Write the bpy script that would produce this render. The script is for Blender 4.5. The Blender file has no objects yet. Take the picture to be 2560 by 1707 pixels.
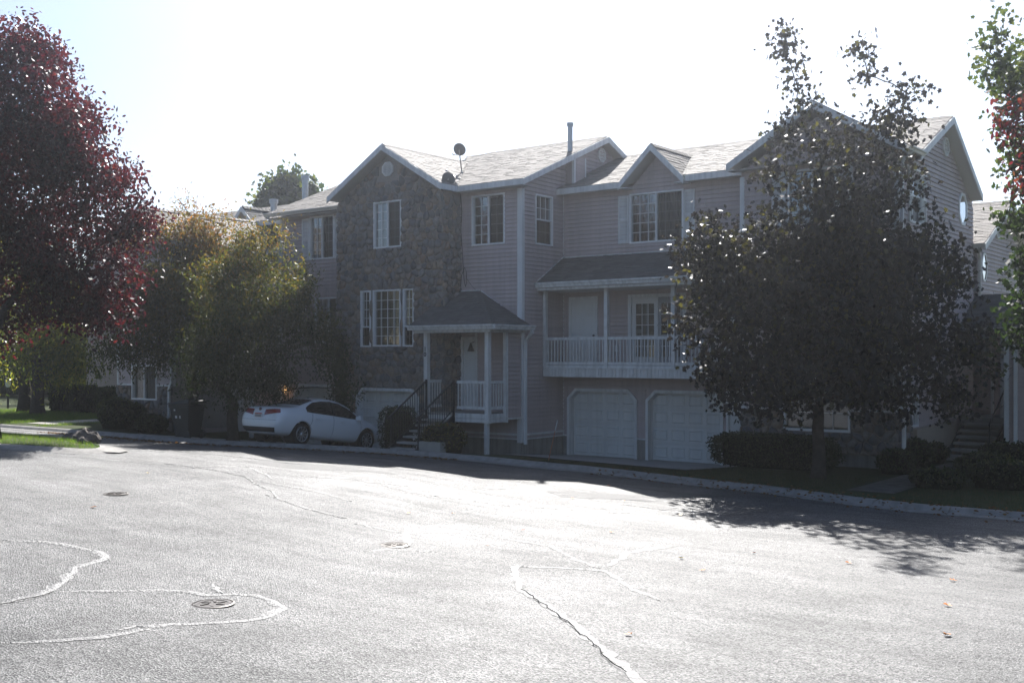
import bpy, math, random
import numpy as np
from mathutils import Vector, Matrix
from mathutils.geometry import tessellate_polygon

random.seed(7); rng = np.random.default_rng(7)
S = bpy.context.scene
COL = S.collection
R = math.radians

# ------------------------------------------------------------------ camera, sky, sun, exposure
FPX, YAW, CAMH, CX, HY = 2745.0, R(37.3), 3.2, 1280.0, 887.0     # focal in photo pixels, horizon row
cam_d = bpy.data.cameras.new('camera'); cam = bpy.data.objects.new('camera', cam_d); COL.objects.link(cam)
cam.location = (0, 0, CAMH); cam.rotation_euler = (R(90), 0, YAW)
cam_d.sensor_width = 36; cam_d.lens = 36*FPX/2560; cam_d.shift_y = (HY-853.5)/2560
cam_d.clip_start = 0.1; cam_d.clip_end = 3000
S.camera = cam
SUN_AZ, SUN_EL = R(31.2), R(41.0)                                 # azimuth measured from +Y towards -X
sun_dir = Vector((-math.sin(SUN_AZ)*math.cos(SUN_EL), math.cos(SUN_AZ)*math.cos(SUN_EL), math.sin(SUN_EL)))
W = bpy.data.worlds.new('World'); S.world = W; W.use_nodes = True
wn = W.node_tree.nodes; wl = W.node_tree.links
sky = wn.new('ShaderNodeTexSky'); sky.sky_type = 'NISHITA'; sky.sun_disc = False
sky.sun_elevation = SUN_EL; sky.sun_rotation = -SUN_AZ
sky.air_density = 1.0; sky.dust_density = 3.6; sky.ozone_density = 3.0; sky.altitude = 1300
wl.new(sky.outputs[0], wn['Background'].inputs[0]); wn['Background'].inputs[1].default_value = 0.06
sl = bpy.data.lights.new('sun', 'SUN'); so = bpy.data.objects.new('sun', sl); COL.objects.link(so)
sl.energy = 5.0; sl.angle = R(0.53); sl.color = (1.0, 0.975, 0.94)
so.rotation_euler = sun_dir.to_track_quat('Z', 'Y').to_euler(); so.location = (-20, 40, 40)
S.view_settings.view_transform = 'Standard'; S.view_settings.look = 'None'
S.view_settings.exposure = 1.42; S.view_settings.gamma = 1.0; S.view_settings.use_curve_mapping = False
S.cycles.use_denoising = True; S.cycles.max_bounces = 8; S.cycles.transparent_max_bounces = 12
S.cycles.volume_step_rate = 1.0

# ------------------------------------------------------------------ photo pixel -> place
RV = (math.cos(YAW), math.sin(YAW)); WV = (-math.sin(YAW), math.cos(YAW))
def pdir(px, py):
    s = (px-CX)/FPX; return (RV[0]*s+WV[0], RV[1]*s+WV[1], (HY-py)/FPX)
def pt(px, py, depth):
    v = pdir(px, py); return Vector((v[0]*depth, v[1]*depth, CAMH+v[2]*depth))
def sm(t): t = max(0., min(1., t)); return t*t*(3-2*t)
def zr(x): return .2+.5*sm((-x-12)/18)                            # road height: climbs gently to the left
CURB = [(-200,19.3),(-36.7,19.3),(-32,19.4),(-28.2,19.4),(-27.1,19.55),(-25.6,20.03),(-24.9,20.38),(-23.8,20.98),(-22.2,21.85),(-21.4,22.17),
        (-20.4,22.6),(-18.4,23.05),(-17.2,23.16),(-15.6,23.35),(-14.5,23.35),(-12.8,23.08),(-11.8,22.85),(-10.4,22.66),(-9,22.2),(-7.9,21.86),(-6.6,21.6),(-4.7,21.6),(200,21.6)]
def curb_y(x): return float(np.interp(x, [c[0] for c in CURB], [c[1] for c in CURB]))
def rz(x, y):                                                      # road surface: falls from the viewer down to the gutter
    d = max(0., curb_y(x)-.28-y); f = .03+.045*sm((-x-9)/8); return zr(x)+f*min(d, 6.)+.05*max(0., min(d, 24.)-6)
def ground_at(px, py, dz=0.0):
    z = .3
    for _ in range(30):
        v = pdir(px, py); t = (z-CAMH)/v[2]; x = v[0]*t; y = v[1]*t; z = .5*z+.5*(gz(x, y)+dz)
    return Vector((x, y, gz(x, y)+dz))
BL = [(-200,22,.85),(-34,22,.82),(-31.3,22,.78),(-30.6,26.5,.05),(-26.5,26.0,.03),(-23,25.7,.03),(-22,26.5,.05),(-20.2,26.6,.05),(-19.7,28.8,.0),(-13.6,28.9,.0),(-12.6,28,.28),(-5,28,.32),(200,28,.32)]
def gz(x, y):
    yc = curb_y(x)
    if y <= yc-.28: return rz(x, y)
    top = zr(x)+.11
    if y < yc: return zr(x)+.11*(y-yc+.28)/.28
    xs = [b[0] for b in BL]
    yb = float(np.interp(x, xs, [b[1] for b in BL])); zb = float(np.interp(x, xs, [b[2] for b in BL]))
    t = min(1., (y-yc)/max(.5, yb-yc))
    return top+(zb-top)*t

# ------------------------------------------------------------------ materials
MATS = {}
def mat(name, col, rough=.7, spec=.3, noise=None, rnd=0., attr=None, bump=None, metal=0., coat=0., trans=0., ior=None, streak=0.):
    """col: base colour; noise=(scale, amount, colour2); rnd: per-object value jitter; attr: face attribute ramp list of colours"""
    if name in MATS: return MATS[name]
    m = bpy.data.materials.new(name); m.use_nodes = True; n = m.node_tree.nodes; l = m.node_tree.links
    b = n['Principled BSDF']; b.inputs['Roughness'].default_value = rough; b.inputs['Specular IOR Level'].default_value = spec
    b.inputs['Metallic'].default_value = metal
    if ior: b.inputs['IOR'].default_value = ior
    if coat: b.inputs['Coat Weight'].default_value = coat; b.inputs['Coat Roughness'].default_value = .05
    if trans: b.inputs['Transmission Weight'].default_value = trans
    geo = n.new('ShaderNodeNewGeometry')
    src = None
    if attr:
        a = n.new('ShaderNodeAttribute'); a.attribute_name = 'rnd'
        cr = n.new('ShaderNodeValToRGB'); e = cr.color_ramp.elements
        while len(e) < len(attr): e.new(.5)
        for i, c in enumerate(attr): e[i].position = i/(len(attr)-1); e[i].color = (*c, 1)
        l.new(a.outputs['Fac'], cr.inputs[0]); src = cr.outputs[0]
    if rnd and not attr:
        oi = n.new('ShaderNodeObjectInfo')
        if isinstance(rnd, (list, tuple)):
            cr = n.new('ShaderNodeValToRGB'); e = cr.color_ramp.elements
            while len(e) < len(rnd): e.new(.5)
            for i, c in enumerate(rnd): e[i].position = i/(len(rnd)-1); e[i].color = (*c, 1)
            l.new(oi.outputs['Random'], cr.inputs[0]); src = cr.outputs[0]
        else:
            mr = n.new('ShaderNodeMapRange'); mr.inputs[3].default_value = 1-rnd; mr.inputs[4].default_value = 1+rnd
            l.new(oi.outputs['Random'], mr.inputs[0])
            hs = n.new('ShaderNodeHueSaturation'); hs.inputs['Color'].default_value = (*col, 1)
            l.new(mr.outputs[0], hs.inputs['Value']); src = hs.outputs[0]
    if noise:
        sc, am, c2 = noise
        t = n.new('ShaderNodeTexNoise'); t.inputs['Scale'].default_value = sc; t.inputs['Detail'].default_value = 6
        l.new(geo.outputs['Position'], t.inputs['Vector'])
        mr = n.new('ShaderNodeMapRange'); mr.inputs[1].default_value = .35; mr.inputs[2].default_value = .65; mr.inputs[4].default_value = am
        l.new(t.outputs[0], mr.inputs[0])
        mx = n.new('ShaderNodeMix'); mx.data_type = 'RGBA'
        l.new(mr.outputs[0], mx.inputs[0])
        if src: l.new(src, mx.inputs[6])
        else: mx.inputs[6].default_value = (*col, 1)
        mx.inputs[7].default_value = (*c2, 1); src = mx.outputs[2]
    if streak:
        vm = n.new('ShaderNodeVectorMath'); vm.operation = 'MULTIPLY'; vm.inputs[1].default_value = (9, 9, .55); l.new(geo.outputs['Position'], vm.inputs[0])
        t = n.new('ShaderNodeTexNoise'); t.inputs['Scale'].default_value = 1.; t.inputs['Detail'].default_value = 5; l.new(vm.outputs[0], t.inputs['Vector'])
        mr = n.new('ShaderNodeMapRange'); mr.inputs[1].default_value = .4; mr.inputs[2].default_value = .72; mr.inputs[3].default_value = 1.; mr.inputs[4].default_value = 1-streak; l.new(t.outputs[0], mr.inputs[0])
        mx = n.new('ShaderNodeMix'); mx.data_type = 'RGBA'; mx.blend_type = 'MULTIPLY'; mx.inputs[0].default_value = 1.
        if src: l.new(src, mx.inputs[6])
        else: mx.inputs[6].default_value = (*col, 1)
        l.new(mr.outputs[0], mx.inputs[7]); src = mx.outputs[2]
    if src: l.new(src, b.inputs['Base Color'])
    else: b.inputs['Base Color'].default_value = (*col, 1)
    if bump:
        sc, st, di = bump
        t = n.new('ShaderNodeTexNoise'); t.inputs['Scale'].default_value = sc; t.inputs['Detail'].default_value = 5
        l.new(geo.outputs['Position'], t.inputs['Vector'])
        bp = n.new('ShaderNodeBump'); bp.inputs['Strength'].default_value = st; bp.inputs['Distance'].default_value = di
        l.new(t.outputs[0], bp.inputs['Height']); l.new(bp.outputs[0], b.inputs['Normal'])
    MATS[name] = m; return m
def leafmat(name, cols, tcols, rough=.38, tr=.45, spec=.3):
    """leaf: reflecting face, light shining through, colour from the per-leaf attribute"""
    m = bpy.data.materials.new(name); m.use_nodes = True; n = m.node_tree.nodes; l = m.node_tree.links
    b = n['Principled BSDF']; out = n['Material Output']; b.inputs['Roughness'].default_value = rough+.1; b.inputs['Specular IOR Level'].default_value = spec
    a = n.new('ShaderNodeAttribute'); a.attribute_name = 'rnd'
    rs = []
    for cc in (cols, tcols):
        cr = n.new('ShaderNodeValToRGB'); e = cr.color_ramp.elements
        while len(e) < len(cc): e.new(.5)
        for i, c in enumerate(cc): e[i].position = i/(len(cc)-1); e[i].color = (*c, 1)
        l.new(a.outputs['Fac'], cr.inputs[0]); rs.append(cr)
    l.new(rs[0].outputs[0], b.inputs['Base Color'])
    t = n.new('ShaderNodeBsdfTranslucent'); l.new(rs[1].outputs[0], t.inputs[0])
    mx = n.new('ShaderNodeMixShader'); mx.inputs[0].default_value = tr
    l.new(b.outputs[0], mx.inputs[1]); l.new(t.outputs[0], mx.inputs[2]); l.new(mx.outputs[0], out.inputs[0])
    MATS[name] = m; return m

SIDING = mat('vinyl_siding', (.48,.40,.39), .55, .3, noise=(1.3,.45,(.40,.335,.325)), rnd=.06, streak=.14)
TRIM = mat('white_trim', (.74,.74,.73), .45, .35, noise=(2.5,.4,(.62,.61,.58)), streak=.25)
GUTTER = mat('cream_gutter', (.62,.59,.52), .4, .4, noise=(3,.4,(.5,.47,.41)))
WFRAME = mat('window_vinyl', (.78,.78,.77), .4, .4)
PORCHW = mat('porch_white', (.72,.72,.7), .5, .3, noise=(6,.45,(.55,.53,.49)), streak=.25)
STONE = mat('river_stone', (.2,.18,.16), .85, .2, noise=(14,.55,(.13,.12,.115)), rnd=[(.10,.10,.11),(.20,.19,.18),(.30,.205,.14),(.15,.15,.17),(.25,.225,.20),(.33,.25,.18),(.12,.125,.145),(.28,.26,.24),(.08,.08,.09)], bump=(60,.5,.01))
STONE2 = mat('river_stone_field', (.2,.18,.16), .85, .2, noise=(14,.55,(.13,.12,.115)), attr=[(.10,.10,.11),(.20,.19,.18),(.30,.205,.14),(.15,.15,.17),(.25,.225,.20),(.33,.25,.18),(.12,.125,.145),(.28,.26,.24),(.08,.08,.09)], bump=(60,.5,.01))
MORTAR = mat('mortar', (.30,.265,.235), .95, .1, noise=(20,.5,(.2,.18,.16)), bump=(50,.5,.01))
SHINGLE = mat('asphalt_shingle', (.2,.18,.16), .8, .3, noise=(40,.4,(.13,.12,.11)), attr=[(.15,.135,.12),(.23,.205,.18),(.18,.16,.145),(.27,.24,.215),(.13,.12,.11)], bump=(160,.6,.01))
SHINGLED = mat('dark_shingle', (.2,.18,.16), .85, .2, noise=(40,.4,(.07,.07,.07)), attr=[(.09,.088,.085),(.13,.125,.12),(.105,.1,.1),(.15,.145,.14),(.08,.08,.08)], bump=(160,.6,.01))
CONC = mat('concrete', (.36,.34,.31), .85, .25, noise=(3,.6,(.27,.255,.235)), bump=(70,.35,.01))
CURBM = mat('curb_concrete', (.25,.24,.225), .8, .3, noise=(5,.7,(.15,.143,.132)), bump=(60,.4,.01))
FOUND = mat('foundation', (.3,.285,.26), .9, .2, noise=(2.5,.6,(.22,.205,.19)), bump=(30,.3,.01), streak=.35)
TANWALL = mat('tan_wall', (.36,.30,.24), .9, .2, noise=(3,.4,(.29,.245,.2)))
GDOOR = mat('garage_door', (.66,.66,.64), .5, .35, noise=(1.2,.4,(.57,.565,.54)), streak=.1)
DOORW = mat('door_white', (.68,.68,.66), .45, .35, noise=(2,.4,(.6,.59,.57)))
SOFFIT = mat('soffit', (.55,.53,.5), .6, .2)
IRON = mat('black_iron', (.02,.02,.022), .4, .4)
STEEL = mat('galvanised', (.42,.43,.44), .35, .5, metal=.7, noise=(9,.5,(.28,.28,.29)))
DISH = mat('dish_grey', (.16,.165,.175), .5, .4)
BRASS = mat('brass', (.5,.33,.1), .3, .5, metal=.9)
BARK = mat('bark', (.075,.06,.05), .95, .1, noise=(12,.6,(.035,.03,.026)), bump=(35,1,.03))
SOIL = mat('soil', (.05,.04,.03), .95, .1, noise=(8,.6,(.03,.025,.02)), bump=(30,.8,.03))
DARK = mat('dark_room', (.012,.012,.013), .9, .05)
BLACKP = mat('bin_plastic', (.016,.02,.022), .5, .4, noise=(6,.4,(.03,.03,.03)))
DECAL = mat('white_decal', (.7,.7,.7), .5, .3)
DIGIT = mat('black_digit', (.012,.012,.012), .5, .3)
CABLE = mat('black_cable', (.01,.01,.01), .5, .3)
CURTAIN = mat('curtain', (.42,.40,.36), .9, .1, noise=(9,.5,(.3,.285,.26)))
BLIND = mat('window_blind', (.5,.48,.43), .7, .2)
ROCK = mat('boulder', (.16,.14,.125), .9, .2, noise=(9,.7,(.07,.062,.058)), bump=(18,1,.05))
def glassmat(name, col, ior, rough, al):
    m = bpy.data.materials.new(name); m.use_nodes = True; n = m.node_tree.nodes; l = m.node_tree.links
    g = n.new('ShaderNodeBsdfGlossy'); g.inputs[0].default_value = (.95,.97,1,1); g.inputs[1].default_value = rough
    t = n.new('ShaderNodeBsdfTransparent'); t.inputs[0].default_value = (*col, 1)
    f = n.new('ShaderNodeFresnel'); f.inputs[0].default_value = ior
    mp = n.new('ShaderNodeMath'); mp.operation = 'ADD'; mp.use_clamp = True; mp.inputs[1].default_value = al
    l.new(f.outputs[0], mp.inputs[0])
    mx = n.new('ShaderNodeMixShader'); l.new(mp.outputs[0], mx.inputs[0]); l.new(t.outputs[0], mx.inputs[1]); l.new(g.outputs[0], mx.inputs[2])
    l.new(mx.outputs[0], n['Material Output'].inputs[0]); MATS[name] = m; return m
GLASS = glassmat('window_glass', (.55,.58,.57), 1.9, .02, .12)
SCREEN = glassmat('screened_glass', (.26,.27,.28), 1.3, .45, .02)
BRIGHTG = glassmat('mirror_glass', (.35,.38,.4), 2.0, .01, .6)

def asphalt():
    m = bpy.data.materials.new('asphalt'); m.use_nodes = True; n = m.node_tree.nodes; l = m.node_tree.links; b = n['Principled BSDF']
    geo = n.new('ShaderNodeNewGeometry'); P = geo.outputs['Position']
    def nz(sc, det=4):
        t = n.new('ShaderNodeTexNoise'); t.inputs['Scale'].default_value = sc; t.inputs['Detail'].default_value = det; l.new(P, t.inputs['Vector']); return t.outputs[0]
    vo = n.new('ShaderNodeTexVoronoi'); vo.inputs['Scale'].default_value = 62; l.new(P, vo.inputs['Vector'])
    big = nz(.35); mid = nz(7., 6)
    sx = n.new('ShaderNodeVectorMath'); sx.operation = 'MULTIPLY'; sx.inputs[1].default_value = (.5, 3.2, 1); l.new(P, sx.inputs[0])
    st = n.new('ShaderNodeTexNoise'); st.inputs['Scale'].default_value = 1.1; st.inputs['Detail'].default_value = 6; l.new(sx.outputs[0], st.inputs['Vector'])
    cr = n.new('ShaderNodeValToRGB'); e = cr.color_ramp.elements
    e[0].position = .15; e[0].color = (.016,.016,.017,1); e[1].position = .9; e[1].color = (.125,.122,.118,1)  # dark cells put the aggregate's self-shadowing into the colour
    l.new(vo.outputs['Color'], cr.inputs[0])
    mx = n.new('ShaderNodeMix'); mx.data_type = 'RGBA'; mx.blend_type = 'MULTIPLY'; mx.inputs[0].default_value = .7
    mr = n.new('ShaderNodeMapRange'); mr.inputs[1].default_value = .3; mr.inputs[2].default_value = .7; mr.inputs[3].default_value = .62; mr.inputs[4].default_value = 1.2; l.new(mid, mr.inputs[0])
    l.new(cr.outputs[0], mx.inputs[6]); l.new(mr.outputs[0], mx.inputs[7])
    wv = nz(1.1, 7); m3 = n.new('ShaderNodeMapRange'); m3.inputs[1].default_value = .36; m3.inputs[2].default_value = .64; m3.inputs[3].default_value = .45; m3.inputs[4].default_value = 1.25; l.new(wv, m3.inputs[0])
    mx2 = n.new('ShaderNodeMix'); mx2.data_type = 'RGBA'; mx2.blend_type = 'MULTIPLY'; mx2.inputs[0].default_value = .8; l.new(mx.outputs[2], mx2.inputs[6]); l.new(m3.outputs[0], mx2.inputs[7]); l.new(mx2.outputs[2], b.inputs['Base Color'])
    rr = n.new('ShaderNodeMapRange'); rr.inputs[1].default_value = .35; rr.inputs[2].default_value = .65; rr.inputs[3].default_value = .52; rr.inputs[4].default_value = .78
    ad = n.new('ShaderNodeMath'); ad.operation = 'ADD'; sb = n.new('ShaderNodeMath'); sb.operation = 'MULTIPLY'; sb.inputs[1].default_value = .5
    l.new(st.outputs[0], ad.inputs[0]); l.new(big, ad.inputs[1]); l.new(ad.outputs[0], sb.inputs[0]); l.new(sb.outputs[0], rr.inputs[0]); l.new(rr.outputs[0], b.inputs['Roughness'])
    b.inputs['Specular IOR Level'].default_value = .62
    sp2 = n.new('ShaderNodeMapRange'); sp2.inputs[1].default_value = .25; sp2.inputs[2].default_value = .8; sp2.inputs[3].default_value = .2; sp2.inputs[4].default_value = .75; l.new(vo.outputs['Color'], sp2.inputs[0]); l.new(sp2.outputs[0], b.inputs['Specular IOR Level'])
    bp = n.new('ShaderNodeBump'); bp.inputs['Strength'].default_value = .9; bp.inputs['Distance'].default_value = .018; l.new(vo.outputs['Distance'], bp.inputs['Height'])
    b.inputs['Coat Weight'].default_value = .2; b.inputs['Coat Roughness'].default_value = .62
    b2 = n.new('ShaderNodeBump'); b2.inputs['Strength'].default_value = .25; b2.inputs['Distance'].default_value = .02; l.new(mid, b2.inputs['Height']); l.new(bp.outputs[0], b2.inputs['Normal'])
    l.new(b2.outputs[0], b.inputs['Normal'])
    return m
ASPH = asphalt()
TAR = mat('crack_sealer', (.11,.108,.104), .5, .6, noise=(16,1.,(.06,.06,.058)), bump=(30,.9,.04), coat=.08)
TAR.node_tree.nodes['Principled BSDF'].inputs['Coat Roughness'].default_value = .6
IRONC = mat('manhole_iron', (.09,.08,.07), .38, .6, metal=.5, noise=(15,.5,(.10,.085,.075)))
def lawn():
    return mat('lawn_ground', (.035,.055,.018), .95, .1, noise=(3,.7,(.06,.055,.03)))
LAWN = lawn()

# ------------------------------------------------------------------ mesh helpers
ROOTLOC = {}
SPLIT = {'fascia','soffit','corner_board','base_trim','sill_trim','flashing','chase_trim','trim_boards','foundation','skirt_trim','porch_beam','stringer'}
class MB:
    def __init__(s): s.v = []; s.f = []; s.r = []
    def poly(s, pts, rnd=0.):
        i = len(s.v); s.v += [tuple(p) for p in pts]; s.f.append(tuple(range(i, i+len(pts)))); s.r.append(rnd)
    def box(s, x0, x1, y0, y1, z0, z1):
        i = len(s.v)
        s.v += [(x0,y0,z0),(x1,y0,z0),(x1,y1,z0),(x0,y1,z0),(x0,y0,z1),(x1,y0,z1),(x1,y1,z1),(x0,y1,z1)]
        for q in ((0,3,2,1),(4,5,6,7),(0,1,5,4),(1,2,6,5),(2,3,7,6),(3,0,4,7)): s.f.append(tuple(i+k for k in q)); s.r.append(0.)
    def hexa(s, p):                                   # 8 corner points: bottom ring 0-3, top ring 4-7
        i = len(s.v); s.v += [tuple(q) for q in p]
        for q in ((0,3,2,1),(4,5,6,7),(0,1,5,4),(1,2,6,5),(2,3,7,6),(3,0,4,7)): s.f.append(tuple(i+k for k in q)); s.r.append(0.)
    def bar(s, a, b, w, h, up=(0,0,1)):               # beam of rectangular section from a to b
        a = Vector(a); b = Vector(b); d = (b-a).normalized(); up = Vector(up)
        sd = d.cross(up); sd = sd.normalized() if sd.length > 1e-6 else Vector((1,0,0)); u = sd.cross(d).normalized()
        o = [(-w/2,-h/2),(w/2,-h/2),(w/2,h/2),(-w/2,h/2)]
        s.hexa([a+sd*p+u*q for p, q in o]+[b+sd*p+u*q for p, q in o])
    def tube(s, pts, r, n=6, cap=True):
        pts = [Vector(p) for p in pts]; rs = r if isinstance(r, (list, tuple)) else [r]*len(pts); base = len(s.v); t0 = None
        for k, p in enumerate(pts):
            d = (pts[min(k+1, len(pts)-1)]-pts[max(k-1, 0)]).normalized()
            if t0 is None: t0 = d.orthogonal().normalized()
            t0 = (t0-d*t0.dot(d)).normalized(); b = d.cross(t0)
            for j in range(n):
                a = 2*math.pi*j/n; s.v.append(tuple(p+(t0*math.cos(a)+b*math.sin(a))*rs[k]))
        for k in range(len(pts)-1):
            for j in range(n):
                s.f.append((base+k*n+j, base+k*n+(j+1)%n, base+(k+1)*n+(j+1)%n, base+(k+1)*n+j)); s.r.append(0.)
        if cap:
            s.f.append(tuple(base+j for j in reversed(range(n)))); s.r.append(0.)
            s.f.append(tuple(base+(len(pts)-1)*n+j for j in range(n))); s.r.append(0.)
    def lathe(s, prof, c, axis='Z', n=24):            # prof: (radius, height) list about centre c
        base = len(s.v); c = Vector(c)
        for r, h in prof:
            for j in range(n):
                a = 2*math.pi*j/n; x, y = r*math.cos(a), r*math.sin(a)
                q = {'Z':(x,y,h),'Y':(x,h,y),'X':(h,x,y)}[axis]; s.v.append(tuple(c+Vector(q)))
        for k in range(len(prof)-1):
            for j in range(n): s.f.append((base+k*n+j, base+k*n+(j+1)%n, base+(k+1)*n+(j+1)%n, base+(k+1)*n+j)); s.r.append(0.)
    def build(s, name, m, parent=None, smooth=False, root=None):
        """link as one mesh object; vertices are given in world metres"""
        if name in SPLIT:
            par = list(range(len(s.v)))
            def find(i):
                while par[i] != i: par[i] = par[par[i]]; i = par[i]
                return i
            for f in s.f:
                for k in f[1:]: par[find(k)] = find(f[0])
            grp = {}
            for f in s.f: grp.setdefault(find(f[0]), []).append(f)
            if len(grp) > 1:
                for fs in grp.values():
                    q = MB(); ids = sorted({k for f in fs for k in f}); mp = {k: i for i, k in enumerate(ids)}
                    q.v = [s.v[k] for k in ids]; q.f = [tuple(mp[k] for k in f) for f in fs]; q.r = [0.]*len(fs); o = q.build(name, m, parent, smooth)
                return o
        off = ROOTLOC.get(parent.name, Vector((0,0,0))) if parent else Vector((0,0,0))
        me = bpy.data.meshes.new(name); me.from_pydata([(p[0]-off.x, p[1]-off.y, p[2]-off.z) for p in s.v], [], s.f)
        if any(s.r):
            a = me.attributes.new('rnd', 'FLOAT', 'FACE'); a.data.foreach_set('value', s.r)
        if smooth: me.polygons.foreach_set('use_smooth', [True]*len(me.polygons))
        me.materials.append(m); me.update()
        o = bpy.data.objects.new(name, me); COL.objects.link(o)
        if parent: o.parent = parent; ROOTLOC[o.name] = off
        return o
def tag(o, label=None, cat=None, group=None, kind=None):
    if label: o['label'] = label
    if cat: o['category'] = cat
    if group: o['group'] = group
    if kind: o['kind'] = kind
    return o
def thing(name, label, cat, loc, group=None):
    o = bpy.data.objects.new(name, None); COL.objects.link(o); o.location = loc; o.empty_display_size = .3
    ROOTLOC[o.name] = Vector(loc); return tag(o, label, cat, group)
def npmesh(name, verts, faces, m, parent=None, rnd=None, smooth=False):
    """fast mesh from numpy: verts (N,3), faces (M,k)"""
    off = ROOTLOC.get(parent.name, Vector((0,0,0))) if parent else Vector((0,0,0))
    me = bpy.data.meshes.new(name); N = len(verts); M, k = faces.shape
    me.vertices.add(N); me.vertices.foreach_set('co', (verts-np.array(off)).astype(np.float32).ravel())
    me.loops.add(M*k); me.loops.foreach_set('vertex_index', faces.astype(np.int32).ravel())
    me.polygons.add(M); me.polygons.foreach_set('loop_start', np.arange(0, M*k, k, dtype=np.int32)); me.polygons.foreach_set('loop_total', np.full(M, k, dtype=np.int32))
    if rnd is not None:
        a = me.attributes.new('rnd', 'FLOAT', 'FACE'); a.data.foreach_set('value', rnd.astype(np.float32))
    if smooth: me.polygons.foreach_set('use_smooth', np.ones(M, dtype=bool))
    me.materials.append(m); me.update(calc_edges=True); me.validate()
    o = bpy.data.objects.new(name, me); COL.objects.link(o)
    if parent: o.parent = parent; ROOTLOC[o.name] = off
    return o

class Wall:
    """upright wall frame: s runs along the wall, o points out of it"""
    def __init__(w, side, c): w.side = side; w.c = c     # side 'F': faces -Y, s = X;  'R': faces +X, s = Y
    def P(w, s, z, o=0.): return (s, w.c-o, z) if w.side == 'F' else (w.c+o, s, z)
    def box(w, mb, s0, s1, z0, z1, o0, o1):
        if w.side == 'F': mb.box(s0, s1, w.c-o1, w.c-o0, z0, z1)
        else: mb.box(w.c+o0, w.c+o1, s0, s1, z0, z1)
    def extrude(w, mb, poly, o0, o1, caps=(False, True)):   # poly of (s,z), counter-clockwise seen from outside for 'F'
        n = len(poly)
        if caps[1]: mb.poly([w.P(s, z, o1) for s, z in poly])
        if caps[0]: mb.poly([w.P(s, z, o0) for s, z in reversed(poly)])
        for i in range(n):
            a, b = poly[i], poly[(i+1) % n]
            mb.poly([w.P(*a, o0), w.P(*b, o0), w.P(*b, o1), w.P(*a, o1)])

# ------------------------------------------------------------------ building kit
MESH = {}
def shared(key, fn):
    if key not in MESH: MESH[key] = fn()
    return MESH[key]
def place(name, me, loc, parent):
    """another object on shared mesh data; loc in world metres"""
    o = bpy.data.objects.new(name, me); COL.objects.link(o)
    off = ROOTLOC.get(parent.name, Vector((0,0,0))) if parent else Vector((0,0,0))
    o.location = Vector(loc)-off
    if parent: o.parent = parent; ROOTLOC[o.name] = off
    return o
def rawmesh(mb, m, smooth=False):
    me = bpy.data.meshes.new('piece'); me.from_pydata(mb.v, [], mb.f); me.materials.append(m)
    if smooth: me.polygons.foreach_set('use_smooth', [True]*len(me.polygons))
    me.update(); return me

def minus(iv, cuts):
    out = [iv]
    for a, b in cuts:
        nx = []
        for s, e in out:
            if b <= s or a >= e: nx.append((s, e)); continue
            if a > s: nx.append((s, a))
            if b < e: nx.append((b, e))
        out = nx
    return [(s, e) for s, e in out if e-s > .03]
def backing(W, mb, s0, s1, z0, z1, ops=(), th=.16, gable=None, gap=0.):
    es = sorted({s0, s1}|{min(max(v, s0), s1) for o in ops for v in o[:2]})
    for a, b in zip(es, es[1:]):
        cuts = [(o[2], o[3]) for o in ops if o[0] <= a+1e-6 and o[1] >= b-1e-6]
        for c, d in minus((z0, z1), cuts): W.box(mb, a, b, c, d, -th, -gap)
    if gable: W.extrude(mb, gable, -th, -gap, caps=(True, True))
CRS = .125
def siding(W, parent, z0, z1, span, ops=(), name='siding_plank', m=None):
    z = z0; m = m or SIDING
    while z < z1-.03:
        h = min(CRS, z1-z); mid = z+h/2; sp = span(z+h*.6)
        for s, e in (sp if isinstance(sp, list) else [sp]):
            if e-s < .05: continue
            for a, b in minus((s, e), [(o[0], o[1]) for o in ops if o[2] < mid < o[3]]):
                L = round(b-a, 3)
                def mk(L=L, h=h):
                    mb = MB(); w = Wall(W.side, 0.)
                    mb.hexa([w.P(0,.016,-.002),w.P(L,.016,-.002),w.P(L,.016,.038),w.P(0,.016,.038),w.P(0,h,-.002),w.P(L,h,-.002),w.P(L,h,.012),w.P(0,h,.012)])
                    return rawmesh(mb, m)
                place(name, shared(('plank', W.side, L, round(h,3), m.name), mk), W.P(a, z, 0), parent)
        z += CRS

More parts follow.
